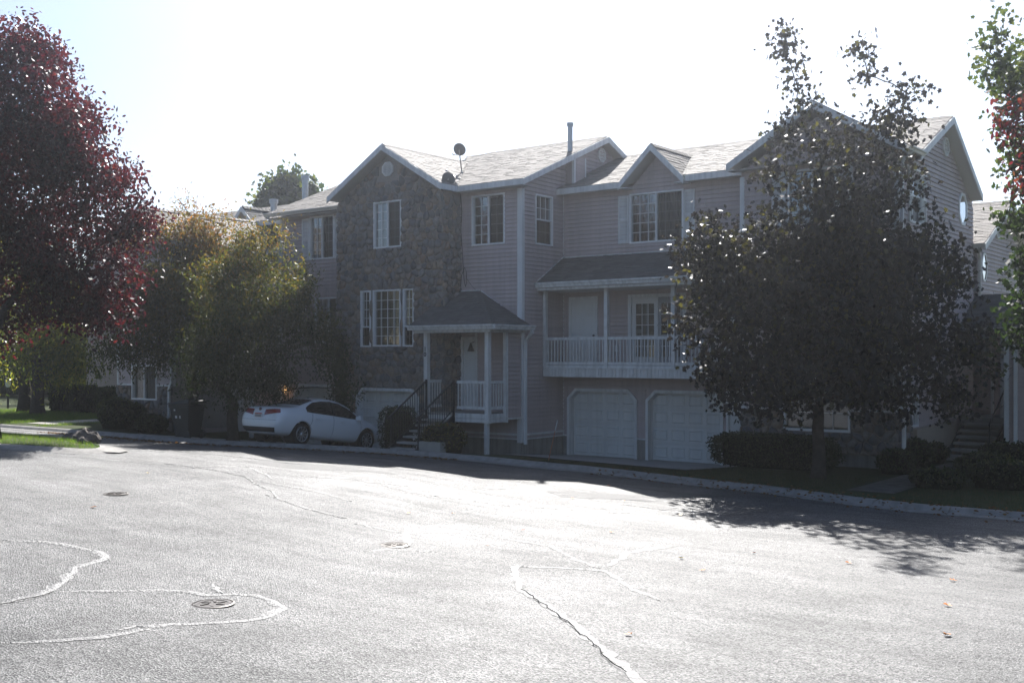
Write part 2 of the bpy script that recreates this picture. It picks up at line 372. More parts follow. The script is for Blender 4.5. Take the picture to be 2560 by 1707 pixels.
def window(W, par, s0, s1, z0, z1, sashes, back=None, cas=.05, glass=None, proud=.04):
    mb = MB()
    for a, b, c, d in ((s0,s1,z1-cas,z1),(s0,s1,z0,z0+cas),(s0,s0+cas,z0+cas,z1-cas),(s1-cas,s1,z0+cas,z1-cas)): W.box(mb, a, b, c, d, -.1, proud)
    gr = MB(); panes = []
    i0, i1, j0, j1 = s0+cas, s1-cas, z0+cas, z1-cas
    for fa, fb, fc, fd, nc, nr, scr in sashes:
        a, b, c, d = i0+(i1-i0)*fa, i0+(i1-i0)*fb, j0+(j1-j0)*fc, j0+(j1-j0)*fd
        if fa > 0: W.box(mb, a-.02, a+.025, c, d, -.09, proud-.012)
        if fc > 0: W.box(mb, a, b, c-.02, c+.025, -.09, proud-.012)
        ps, pz = (b-a)/nc, (d-c)/nr; g = .008
        for k in range(1, nc): W.box(gr, a+ps*k-g, a+ps*k+g, c, d, -.038 if scr else -.03, -.034 if scr else -.012)
        for k in range(1, nr): W.box(gr, a, b, c+pz*k-g, c+pz*k+g, -.037 if scr else -.029, -.033 if scr else -.011)
        for p in range(nc):
            for q in range(nr): panes.append((a+ps*p, c+pz*q, ps, pz, scr))
    wo = mb.build('window', WFRAME, par)
    if gr.v: gr.build('grille', WFRAME, wo)
    for a, c, ps, pz, scr in panes:
        gm = SCREEN if scr else (glass or GLASS)
        def mk(ps=ps, pz=pz, gm=gm):
            q = MB(); w = Wall(W.side, 0.); pts = [w.P(0,0), w.P(ps,0), w.P(ps,pz), w.P(0,pz)]
            q.poly(pts); return rawmesh(q, gm)
        place('pane', shared(('pane', W.side, round(ps,3), round(pz,3), gm.name), mk), W.P(a, c, -.05 if not scr else -.03), wo)
    b = MB()
    if back == 'blind':
        z = z0
        while z < z1:
            b.poly([W.P(s0-.02, z, -.19), W.P(s1+.02, z, -.19), W.P(s1+.02, z+.047, -.17), W.P(s0-.02, z+.047, -.17)]); z += .045
        b.build('blind', BLIND, wo)
    elif back == 'curtain':
        n = max(8, int((s1-s0)/.05)); pr = [(s0-.02+(s1-s0+.04)*k/n, -.2+.025*math.sin(k*2.1)) for k in range(n+1)]
        for p, q in zip(pr, pr[1:]): b.poly([W.P(p[0], z0-.02, p[1]), W.P(q[0], z0-.02, q[1]), W.P(q[0], z1+.02, q[1]), W.P(p[0], z1+.02, p[1])])
        b.build('curtain', CURTAIN, wo, smooth=True)
    else:
        W.box(b, s0-.03, s1+.03, z0-.03, z1+.03, -.8, -.78)
        for q in ((s0-.03,s0-.01,z0,z1),(s1+.01,s1+.03,z0,z1),(s0,s1,z0-.03,z0-.01),(s0,s1,z1+.01,z1+.03)): W.box(b, *q, -.78, -.165)
        b.build('room_back', DARK, wo)
    return wo
def slider(scr=True, c=2, r=5): return [(0,.5,0,1,c,r,False),(.5,1,0,1,c,r,scr)]
def hung(fr, c=2, rt=4, rb=2): return [(0,1,fr,1,c,rt,False),(0,1,0,fr,c,rb,True)]
def shutter(W, par, s0, s1, z0, z1):
    mb = MB(); f = .05; zm = (z0+z1)/2
    for a, b, c, d in ((s0,s0+f,z0,z1),(s1-f,s1,z0,z1),(s0+f,s1-f,z0,z0+.1),(s0+f,s1-f,z1-.07,z1),(s0+f,s1-f,zm-.04,zm+.04)): W.box(mb, a, b, c, d, .02, .06)
    W.box(mb, s0+f, s1-f, z0, z1, .018, .026)
    o = mb.build('shutter', TRIM, par)
    sl = MB()
    for c, d in ((z0+.1, zm-.04), (zm+.04, z1-.07)):
        z = c
        while z < d-.02:
            sl.hexa([W.P(s0+f, z, .028), W.P(s1-f, z, .028), W.P(s1-f, z, .052), W.P(s0+f, z, .052), W.P(s0+f, z+.03, .028), W.P(s1-f, z+.03, .028), W.P(s1-f, z+.03, .032), W.P(s0+f, z+.03, .032)]); z += .034
    sl.build('louvre_slats', TRIM, o); return o
def octagon(cs, cz, rw, rh, k=.42): return [(cs-rw*k,cz-rh),(cs+rw*k,cz-rh),(cs+rw,cz-rh*k),(cs+rw,cz+rh*k),(cs+rw*k,cz+rh),(cs-rw*k,cz+rh),(cs-rw,cz+rh*k),(cs-rw,cz-rh*k)]
def gable_vent(W, par, cs, cz, rw, rh, o=0.):
    mb = MB(); a = octagon(cs, cz, rw, rh); b = octagon(cs, cz, rw*.78, rh*.78)
    for i in range(8):
        j = (i+1) % 8
        for p, q, o0, o1 in ((a, b, o+.05, o+.05),):
            mb.poly([W.P(*a[i], o+.05), W.P(*a[j], o+.05), W.P(*b[j], o+.05), W.P(*b[i], o+.05)])
        mb.poly([W.P(*a[i], o), W.P(*a[j], o), W.P(*a[j], o+.05), W.P(*a[i], o+.05)])
        mb.poly([W.P(*b[j], o), W.P(*b[i], o), W.P(*b[i], o+.05), W.P(*b[j], o+.05)])
    mb.poly([W.P(s, z, o+.006) for s, z in b])
    v = mb.build('gable_vent', TRIM, par)
    n = 6
    for k in range(n):
        z = cz-rh*.72+k*rh*1.44/n; q = MB(); w = rw*.74*min(1., (1.4-abs(z+.02-cz)/rh)*1.02); h = rh*1.44/n
        q.hexa([W.P(cs-w,z,o+.01),W.P(cs+w,z,o+.01),W.P(cs+w,z,o+.04),W.P(cs-w,z,o+.04),W.P(cs-w,z+h*.6,o+.01),W.P(cs+w,z+h*.6,o+.01),W.P(cs+w,z+h*.6,o+.014),W.P(cs-w,z+h*.6,o+.014)])
        q.build('louvre', TRIM, v)
    return v
def garage(W, par, s0, s1, top, ch, zf=0., depth=.27, zc=.3, face=0., doormat=None):
    """white cased opening with cut top corners, sectional panel door set back"""
    t = .09
    ou = [(s0,zf),(s0,top-zc),(s0+ch,top),(s1-ch,top),(s1,top-zc),(s1,zf)]
    inn = [(s0+t,zf),(s0+t,top-zc-.035),(s0+ch+.035,top-t),(s1-ch-.035,top-t),(s1-t,top-zc-.035),(s1-t,zf)]
    mb = MB()
    for i in range(5):
        a, b, c, d = ou[i], ou[i+1], inn[i+1], inn[i]
        mb.poly([W.P(*a, face+.035), W.P(*d, face+.035), W.P(*c, face+.035), W.P(*b, face+.035)])
        mb.poly([W.P(*a, -.16), W.P(*a, face+.035), W.P(*b, face+.035), W.P(*b, -.16)])
        mb.poly([W.P(*d, face+.035), W.P(*d, -depth), W.P(*c, -depth), W.P(*c, face+.035)])
    g = mb.build('garage_casing', TRIM, par)
    d = MB(); di = -depth+.005
    W.box(d, s0+t-.05, s1-t+.05, zf, top-t+.06, di-.04, di)
    door = d.build('garage_door', doormat or GDOOR, par)
    w = (s1-s0-2*t); hs = (top-t+.04-zf)/4
    for r in range(4):
        sec = MB(); z0 = zf+.008+r*hs; W.box(sec, s0+t-.04, s1-t+.04, z0, z0+hs-.022, di, di+.035); sec.build('door_section', doormat or GDOOR, door)
        for c in range(4):
            a = s0+t+.06+c*(w-.06)/4; b = a+(w-.06)/4-.13; z1 = z0+.09; z2 = z0+hs-.1
            if r == 3 and c in (0, 3): z2 -= .0
            q = MB(); e = .03; O = di+.035
            ring0 = [(a,z1),(b,z1),(b,z2),(a,z2)]; ring1 = [(a+e,z1+e),(b-e,z1+e),(b-e,z2-e),(a+e,z2-e)]
            for i in range(4):
                j = (i+1) % 4; q.poly([W.P(*ring0[i],O+.001), W.P(*ring0[j],O+.001), W.P(*ring1[j],O+.024), W.P(*ring1[i],O+.024)])
            e2 = .055; ring2 = [(a+e2,z1+e2),(b-e2,z1+e2),(b-e2,z2-e2),(a+e2,z2-e2)]
            for i in range(4):
                j = (i+1) % 4; q.poly([W.P(*ring1[i],O+.024), W.P(*ring1[j],O+.024), W.P(*ring2[j],O+.004), W.P(*ring2[i],O+.004)])
            q.poly([W.P(*p, O+.004) for p in ring2]); q.build('door_panel', doormat or GDOOR, door)
    return g

def shingles(par, eL, eR, rL, rR, m, left=None, right=None, ex=.142):
    """overlapping shingle courses on the plane eave(L,R)-ridge(L,R)"""
    eL, eR, rL, rR = map(Vector, (eL, eR, rL, rR))
    ed = (eR-eL); rd = (rR-rL); u = (ed if ed.length > rd.length else rd).normalized()
    nrm = u.cross((rL+rR)/2-(eL+eR)/2).normalized()
    if nrm.z < 0: nrm = -nrm
    slope = ((rL+rR)/2-(eL+eR)/2); up = (slope-u*slope.dot(u)); Ls = up.length; up.normalize()
    n = max(1, int(Ls/ex)); mb = MB()
    o0 = eL
    for i in range(n+1):
        t0 = min(1., i/n); t1 = min(1., (i+1.25)/n)
        def lim(t):
            a = eL.lerp(rL, t); b = eR.lerp(rR, t); return (a-o0).dot(u), (b-o0).dot(u)
        l0, r0 = lim(t0); l1, r1 = lim(t1)
        if left: l0 = max(l0, left(t0)); l1 = max(l1, left(t0))
        if right: r0 = min(r0, right(t0)); r1 = min(r1, right(t0))
        a = l0-random.random()*.25; base = o0+up*(Ls*t0-.01); topb = o0+up*(Ls*t1)
        while a < r0:
            b = a+random.choice((.16,.22,.28,.33)); s, e = max(a, l0), min(b, r0)
            if e-s > .02:
                f0, f1 = (s-l0)/max(1e-6, r0-l0), (e-l0)/max(1e-6, r0-l0)
                s1, e1 = max(s, l1) if l1 > l0+.001 else s, min(e, r1) if r1 < r0-.001 else e
                if e1 < s1: s1 = e1 = (s1+e1)/2
                th = random.choice((.011,.013,.018)); rv = .02+random.random()*.97; dr = random.choice((0,0,0,.02))
                p = [base+u*s-up*dr, base+u*e-up*dr]; q = [topb+u*e1, topb+u*s1]
                A, B, C, D = p[0]+nrm*th, p[1]+nrm*th, q[0]+nrm*.003, q[1]+nrm*.003
                mb.poly([A, B, C, D], rv); mb.poly([p[0], p[1], B, A], rv); mb.poly([p[0], A, D], rv); mb.poly([p[1], C, B], rv)
            a = b
    o = mb.build('shingles', m, par); o['kind'] = 'stuff'; return o
def slab(mb, pts, th=.1):
    """roof deck: polygon with thickness hanging below"""
    pts = [Vector(p) for p in pts]; c = [p-Vector((0,0,th)) for p in pts]
    n = (pts[1]-pts[0]).cross(pts[2]-pts[1])
    if n.z < 0: pts.reverse(); c.reverse()
    mb.poly([p-Vector((0,0,.004)) for p in pts]); mb.poly(list(reversed(c)))
    for i in range(len(pts)):
        j = (i+1) % len(pts); mb.poly([c[i], c[j], pts[j]-Vector((0,0,.004)), pts[i]-Vector((0,0,.004))])
def board(mb, a, b, h=.17, t=.03, side=None, drop=0.):
    """fascia board with upright ends: a, b on its top edge, hanging h down; side = outward horizontal direction"""
    a = Vector(a)-Vector((0,0,drop)); b = Vector(b)-Vector((0,0,drop)); d = (b-a); sd = Vector(side) if side else Vector((d.y,-d.x,0)).normalized()
    dz = Vector((0,0,h)); p = [a-dz, b-dz, b-dz+sd*t, a-dz+sd*t, a, b, b+sd*t, a+sd*t]
    mb.hexa(p)
def ridge_caps(par, a, b, m, w=.15, ex=.19, drop=.09):
    a = Vector(a); b = Vector(b); d = (b-a); L = d.length; d.normalize(); sd = Vector((d.y,-d.x,0)).normalized(); n = int(L/ex)
    key = ('cap', round(d.x,3), round(d.y,3), round(d.z,3), m.name, drop)
    def mk():
        mb = MB(); e = ex*1.35
        for sgn in (1, -1):
            p0 = Vector((0,0,.028)); p1 = sd*w*sgn+Vector((0,0,.028-drop)); q0 = d*e+Vector((0,0,.012)); q1 = d*e+sd*w*sgn+Vector((0,0,.012-drop))
            dn = Vector((0,0,-.02))
            if sgn > 0: mb.poly([p0,p1,q1,q0],.5); mb.poly([p0+dn,p1+dn,p1,p0],.5); mb.poly([p1+dn,q1+dn,q1,p1],.5)
            else: mb.poly([p0,q0,q1,p1],.5); mb.poly([p0,p1,p1+dn,p0+dn],.5); mb.poly([p1,q1,q1+dn,p1+dn],.5)
        me = rawmesh(mb, m); at = me.attributes.new('rnd','FLOAT','FACE'); at.data.foreach_set('value',[.12]*len(me.polygons)); return me
    me = shared(key, mk)
    for k in range(n): place('ridge_cap', me, a+d*(k*ex), par)
def gutter(par, a, b, out, h=.12, w=.12, m=None):
    """K-style gutter from a to b along the eave"""
    a = Vector(a); b = Vector(b); o = Vector(out).normalized(); prof = [(0,-h),(w*.55,-h),(w*.72,-h*.45),(w,-h*.3),(w,0),(w-.012,0),(w-.012,-h*.25),(0.01,-h*.9),(0,0)]
    mb = MB(); i = len(mb.v)
    for p in (a, b): mb.v += [tuple(p+o*x+Vector((0,0,z))) for x, z in prof]
    n = len(prof)
    for k in range(n-1): mb.f.append((k, k+1, n+k+1, n+k)); mb.r.append(0.)
    mb.f.append(tuple(range(n))); mb.f.append(tuple(reversed(range(n, 2*n)))); mb.r += [0., 0.]
    return mb.build('gutter', m or GUTTER, par)
def downspout(par, pts, w=.075, m=None):
    mb = MB()
    for p, q in zip(pts, pts[1:]):
        d = (Vector(q)-Vector(p)); mb.bar(Vector(p)-d.normalized()*.02, Vector(q)+d.normalized()*.02, w, w*.8, up=(0,1,.01) if abs(d.normalized().z) > .9 else (0,0,1))
    return mb.build('downspout', m or TRIM, par)

# ---- stones: cells of a relaxed scatter, rounded and domed
def clip_poly(poly, nx, ny, c):                     # keep nx*x+ny*y <= c
    out = []
    for i in range(len(poly)):
        a, b = poly[i], poly[(i+1) % len(poly)]; da = nx*a[0]+ny*a[1]-c; db = nx*b[0]+ny*b[1]-c
        if da <= 0: out.append(a)
        if da*db < 0: t = da/(da-db); out.append((a[0]+(b[0]-a[0])*t, a[1]+(b[1]-a[1])*t))
    return out
def stone_field(W, par, s0, s1, z0, z1, inside, ops, size, limit, o=0., seed=1, bulge=.075):
    """fills a wall with stones; the `limit` largest become parts, the rest one joined part"""
    rg = random.Random(seed); pts = []
    nx = int((s1-s0)/size)+2; nz = int((z1-z0)/size)+2
    for j in range(nz):
        for i in range(nx):
            pts.append((s0+(i+.5*(j % 2)+rg.uniform(-.38,.38))*size, z0+(j+rg.uniform(-.38,.38))*size*.95))
    def ok(p): return inside(*p) and not any(a-.02 < p[0] < b+.02 and c-.02 < p[1] < d+.02 for a, b, c, d in ops)
    pts = [p for p in pts if ok(p)]; A = np.array(pts); cells = []
    for k, (px, pz) in enumerate(pts):
        poly = [(px-size*1.1,pz-size*1.1),(px+size*1.1,pz-size*1.1),(px+size*1.1,pz+size*1.1),(px-size*1.1,pz+size*1.1)]
        dd = ((A-A[k])**2).sum(1); idx = np.argsort(dd)[1:16]
        for q in idx:
            mx_, mz = (px+A[q,0])/2, (pz+A[q,1])/2; nxx, nzz = A[q,0]-px, A[q,1]-pz; L = math.hypot(nxx, nzz)
            poly = clip_poly(poly, nxx/L, nzz/L, (mx_*nxx+mz*nzz)/L-.012)
        for nn in ((-1,0,-s0),(1,0,s1),(0,-1,-z0),(0,1,z1)): poly = clip_poly(poly, *nn) if poly else poly
        for nn in getattr(inside, 'planes', ()): poly = clip_poly(poly, *nn) if poly else poly
        for a, b, c, d in ops:
            if a-size*1.2 < px < b+size*1.2 and c-size*1.2 < pz < d+size*1.2:
                g = [(a-px, (1,0,a)), (px-b, (-1,0,-b)), (c-pz, (0,1,c)), (pz-d, (0,-1,-d))]; g = max(g, key=lambda q: q[0])[1]; poly = clip_poly(poly, *g) if poly else poly
        if len(poly) >= 3:
            ar = abs(sum(poly[i][0]*poly[(i+1) % len(poly)][1]-poly[(i+1) % len(poly)][0]*poly[i][1] for i in range(len(poly))))/2
            if ar > .002: cells.append((ar, poly))
    cells.sort(key=lambda c: -c[0]); rest = MB(); n = 0
    for ar, poly in cells:
        for _ in range(1):
            q = []
            for i in range(len(poly)):
                a, b = poly[i], poly[(i+1) % len(poly)]
                q += [(a[0]*.75+b[0]*.25, a[1]*.75+b[1]*.25), (a[0]*.25+b[0]*.75, a[1]*.25+b[1]*.75)]
            poly = q
        # merge very close points
        pp = [poly[0]]
        for p in poly[1:]:
            if math.hypot(p[0]-pp[-1][0], p[1]-pp[-1][1]) > .018: pp.append(p)
        poly = pp
        if len(poly) < 4: continue
        cx = sum(p[0] for p in poly)/len(poly); cz = sum(p[1] for p in poly)/len(poly); hgt = bulge*rg.uniform(.6,1.35); tx, tz = rg.uniform(-.1,.1), rg.uniform(-.12,.08)
        mb = MB() if n < limit else rest; rv = rg.random()*.98+.01; base = len(mb.v); m_ = len(poly)
        for sc, hh in ((1., -.02), (1., hgt*.35), (.82, hgt*.85)):
            for p in poly:
                x, z = cx+(p[0]-cx)*sc, cz+(p[1]-cz)*sc; mb.v.append(W.P(x, z, o+hh+((p[0]-cx)*tx+(p[1]-cz)*tz if hh > 0 else 0)))
        mb.v.append(W.P(cx, cz, o+hgt))
        for rr in range(2):
            for i in range(m_):
                j = (i+1) % m_; mb.f.append((base+rr*m_+i, base+rr*m_+j, base+(rr+1)*m_+j, base+(rr+1)*m_+i)); mb.r.append(rv)
        for i in range(m_): mb.f.append((base+2*m_+i, base+2*m_+(i+1) % m_, base+3*m_)); mb.r.append(rv)
        if n < limit: mb.build('stone', STONE, par, smooth=True)
        n += 1
    if rest.v: q = rest.build('stones_between', STONE2, par, smooth=True); q['kind'] = 'stuff'

def railing(mb_unused, par, W, s0, s1, zb, zt, o, pitch=.112, name='railing'):
    """white railing: top and bottom rail plus balusters, each baluster its own piece"""
    r = MB(); W.box(r, s0, s1, zt-.085, zt, o-.03, o+.03)
    ro = r.build(name, PORCHW, par); r = MB(); W.box(r, s0, s1, zb, zb+.085, o-.025, o+.025); r.build('bottom_rail', PORCHW, ro)
    return ro
def balusters(par, W, s0, s1, zb, zt, o, pitch=.112, w=.032):
    n = max(1, int((s1-s0)/pitch)); ps = (s1-s0)/n; L = round(zt-zb, 3)
    def mk():
        q = MB(); ww = Wall(W.side, 0.); ww.box(q, -w/2, w/2, 0, L, -w/2, w/2); return rawmesh(q, PORCHW)
    me = shared(('bal', W.side, L, w), mk)
    for k in range(n): place('baluster', me, W.P(s0+ps*(k+.5), zb, o), par)
def panel_door(W, par, s0, s1, z0, z1, cas=.08, knob='r', rows=3):
    c = MB()
    for a, b, p, q in ((s0,s0+cas,z0,z1),(s1-cas,s1,z0,z1),(s0+cas,s1-cas,z1-cas,z1)): W.box(c, a, b, p, q, -.06, .04)
    co = c.build('door_casing', TRIM, par)
    d = MB(); a, b, t = s0+cas, s1-cas, z1-cas; W.box(d, a, b, z0+.01, t, -.06, -.012); do = d.build('door', DOORW, par)
    w = b-a; H = t-z0
    for cc in range(2):
        x0 = a+w*.14+cc*w*.39; x1 = x0+w*.33
        for y0, y1 in ((.06,.36),(.43,.76),(.81,.93)):
            q = MB(); p0, p1 = z0+H*y0, z0+H*y1; r0 = [(x0,p0),(x1,p0),(x1,p1),(x0,p1)]; e = .025; r1 = [(x0+e,p0+e),(x1-e,p0+e),(x1-e,p1-e),(x0+e,p1-e)]
            for i in range(4):
                j = (i+1) % 4; q.poly([W.P(*r0[i],-.010), W.P(*r0[j],-.010), W.P(*r1[j],-.002), W.P(*r1[i],-.002)])
            q.poly([W.P(*p,-.002) for p in r1]); q.build('door_panel', DOORW, do)
    k = MB(); ks = b-.07 if knob == 'r' else a+.07; k.lathe([(0,0),(.02,0),(.012,.02),(.03,.04),(.03,.065),(0,.075)], (0,0,0), 'Z', 10)
    kb = MB(); kb.f = k.f; kb.r = k.r
    kb.v = [W.P(ks+p[0], z0+.92+p[1], p[2]-.012) for p in k.v]; kb.build('knob', BRASS if knob != 'r' else IRON, do)
    return do
def text_part(name, txt, size, W, s, z, o, m, par, vertical=False, ext=.004):
    cu = bpy.data.curves.new(name, 'FONT'); cu.body = txt; cu.size = size; cu.extrude = ext; cu.align_x = 'CENTER'; cu.align_y = 'CENTER'; cu.offset = size*.02
    if vertical: cu.space_line = .85
    t = bpy.data.objects.new(name, cu); COL.objects.link(t); bpy.context.view_layer.update()
    me = bpy.data.meshes.new_from_object(t.evaluated_get(bpy.context.evaluated_depsgraph_get())); bpy.data.objects.remove(t)
    off = ROOTLOC.get(par.name, Vector((0,0,0)))
    for v in me.vertices:
        p = W.P(s+v.co.x, z+v.co.y, o+v.co.z); v.co = Vector(p)-off
    me.materials.clear(); me.materials.append(m); ob = bpy.data.objects.new(name, me); COL.objects.link(ob); ob.parent = par; ROOTLOC[ob.name] = off; return ob

# ------------------------------------------------------------------ the setting: ground, road, curb, drives
def build_ground():
    xs = np.unique(np.concatenate([np.linspace(-260,-60,9), np.arange(-60,10,.5), np.linspace(10,260,10)]))
    ys = np.unique(np.concatenate([np.linspace(-260,-40,6), np.linspace(-40,14,10), np.arange(14,42,.35), np.linspace(42,260,12)]))
    V = []; 
    for y in ys:
        for x in xs:
            z = gz(x, y)
            if y < curb_y(x)+.02: z = (rz(x, y) if y < curb_y(x)-.28 else zr(x))-.12
            V.append((x, y, z))
    nx = len(xs); F = [(j*nx+i, j*nx+i+1, (j+1)*nx+i+1, (j+1)*nx+i) for j in range(len(ys)-1) for i in range(nx-1)]
    o = npmesh('ground', np.array(V), np.array(F), LAWN, smooth=True); o['kind'] = 'structure'
    # road sheet up to the curb
    xs = np.unique(np.concatenate([np.linspace(-120,-60,5), np.arange(-60,10,.6), np.linspace(10,60,6), [c[0] for c in CURB[1:-1]]])); V = []; F = []
    fr = np.concatenate([np.linspace(0,.6,6), np.linspace(.64,1.,34)])
    for x in xs:
        yc = curb_y(x)-.27
        for t in fr: V.append((x, -45+(yc+45)*t, rz(x, -45+(yc+45)*t)))
    k = len(fr)
    for i in range(len(xs)-1):
        for j in range(k-1): F.append((i*k+j, (i+1)*k+j, (i+1)*k+j+1, i*k+j+1))
    o = npmesh('road', np.array(V), np.array(F), ASPH, smooth=True); o['kind'] = 'structure'
build_ground()
def curb_run():
    P = []; x = -60.
    while x <= 30: P.append(x); x += 1.5
    P = sorted(set(P)); xs = [p for p in P]
    # cast in lengths with open joints
    root = thing('curb', 'rolled concrete street curb running the whole width in front of the townhouses', 'curb', (-16, curb_y(-16), zr(-16)))
    prof = [(-.30,-.02),(-.30,.012),(-.12,.03),(-.05,.085),(.0,.115),(.13,.12),(.13,-.05)]
    for a, b in zip(xs, xs[1:]):
        if b < -45 or a > 5: n = 2
        else: n = 6
        mb = MB(); L = []
        for k in range(n):
            x = a+.006+(b-a-.012)*k/(n-1); e = .05; d = Vector((2*e, curb_y(x+e)-curb_y(x-e), 0)).normalized(); nn = Vector((-d.y, d.x, 0))
            L.append([(x+nn.x*p, curb_y(x)+nn.y*p, zr(x)+q) for p, q in prof])
        m = len(prof)
        for k in range(n):
            mb.v += L[k]
        for k in range(n-1):
            for q in range(m-1): mb.f.append((k*m+q, (k+1)*m+q, (k+1)*m+q+1, k*m+q+1)); mb.r.append(0.)
        mb.f.append(tuple(reversed(range(m)))); mb.f.append(tuple((n-1)*m+q for q in range(m))); mb.r += [0., 0.]
        mb.build('curb_length', CURBM, root)
curb_run()
def sheet(name, poly_fn, m, x0, x1, dz=.006, nx=24, ny=14, kind='structure', crown=0.):
    V = []; F = []
    for i in range(nx+1):
        x = x0+(x1-x0)*i/nx; a, b = poly_fn(x)
        for j in range(ny+1):
            y = a+(b-a)*j/ny; V.append((x, y, gz(x, y)+dz))
    for i in range(nx):
        for j in range(ny): F.append((i*(ny+1)+j, (i+1)*(ny+1)+j, (i+1)*(ny+1)+j+1, i*(ny+1)+j+1))
    o = npmesh(name, np.array(V), np.array(F), m, smooth=True); o['kind'] = kind; return o
sheet('driveway_stone_house', lambda x: (curb_y(x)+.12, 26.0), CONC, -26.4, -23.1, .02)
sheet('driveway_left', lambda x: (curb_y(x)+.12, 26.8), CONC, -29.7, -27.2, .02)
sheet('garage_apron', lambda x: (max(25.2, 25.2+.0*x), 29.05), CONC, -19.8, -13.45, .03)
sheet('entry_path', lambda x: (22.9, 30.4), mat('dark_path', (.13,.12,.105), .9, .2, noise=(4,.8,(.06,.055,.045))), -8.5, -7.5, .02)  # entry path in a darker, mottled tone than the other paving
sheet('side_path', lambda x: (20.2, 24.5), CONC, -36.6, -35.2, .02)

# planted island on the left with its own curb
ISL = [(-44,17.6)]+[tuple(ground_at(*p, .1)[:2]) for p in ((-60,1074),(0,1079),(60,1083),(120,1090),(180,1098),(225,1106),(250,1112),(249,1116),(238,1119),(200,1119.5),(100,1113),(0,1107),(-80,1104))]+[(-42,11.5)]
ISL[0] = (ISL[1][0]-10, ISL[1][1]); ISL[-1] = (ISL[-2][0]-10, ISL[-2][1]-2.)
NOSE = [tuple(ground_at(*p, .03)[:2]) for p in ((250,1111),(285,1115),(322,1126),(300,1131),(240,1128),(200,1125),(200,1119),(240,1119))]
def island():
    c = Vector((sum(p[0] for p in ISL)/len(ISL), sum(p[1] for p in ISL)/len(ISL), 0))
    def ring(off): 
        out = []
        n = len(ISL)
        for i in range(n):
            p = Vector((*ISL[i], 0)); a = Vector((*ISL[i-1], 0)); b = Vector((*ISL[(i+1) % n], 0)); d = (b-a).normalized(); nn = Vector((d.y, -d.x, 0))
            if nn.dot(p-c) < 0: nn = -nn
            out.append(p+nn*off)
        return out
    r2, r1, r0 = ring(.42), ring(.2), ring(0.)
    mb = MB(); n = len(ISL)
    def z(p, d): return (p.x, p.y, rz(p.x, p.y)+d)
    for i in range(n):
        j = (i+1) % n
        mb.poly([z(r2[i],-.01), z(r2[j],-.01), z(r1[j],.05), z(r1[i],.05)]); mb.poly([z(r1[i],.05), z(r1[j],.05), z(r0[j],.09), z(r0[i],.09)]); mb.poly([z(r0[i],.09), z(r0[j],.09), z(r0[j],-.02), z(r0[i],-.02)])
    # concrete nose at the tip
    mb.poly([(x, y, rz(x, y)+.03) for x, y in NOSE])
    o = mb.build('island_curb', CURBM); o['kind'] = 'structure'
    g = MB()
    rings = [[(c.x+(p.x-c.x)*f, c.y+(p.y-c.y)*f, rz(c.x+(p.x-c.x)*f, c.y+(p.y-c.y)*f)+.06+h) for p in r0] for f, h in ((1,0),(.85,.01),(.5,.02))]
    for a, b in zip(rings, rings[1:]):
        for i in range(n): g.poly([a[i], a[(i+1) % n], b[(i+1) % n], b[i]])
    g.poly(rings[-1])
    o = g.build('island_lawn', LAWN, smooth=True); o['kind'] = 'structure'
island()
def isl_z(x, y): return rz(x, y)+.095
# hillside behind the viewer (mirrored in the window panes)
def hillside():
    V = []; F = []; nx, ny = 60, 16
    for j in range(ny):
        for i in range(nx):
            a = R(188+210*i/(nx-1)); r = 75+j*11
            h = 2+24*sm(j/(ny-1))*(.75+.25*math.sin(i*.7)+.15*math.sin(i*1.9+j))
            V.append((-10+r*math.cos(a), 10+r*math.sin(a)*1.0, h-3 if j else -3))
    for j in range(ny-1):
        for i in range(nx-1): F.append((j*nx+i, j*nx+i+1, (j+1)*nx+i+1, (j+1)*nx+i))
    HM = mat('autumn_hillside', (.17,.145,.095), .95, .1, noise=(.06,1.,(.07,.075,.05)))
    o = npmesh('hillside', np.array(V), np.array(F), HM, smooth=True); o['kind'] = 'structure'
hillside()

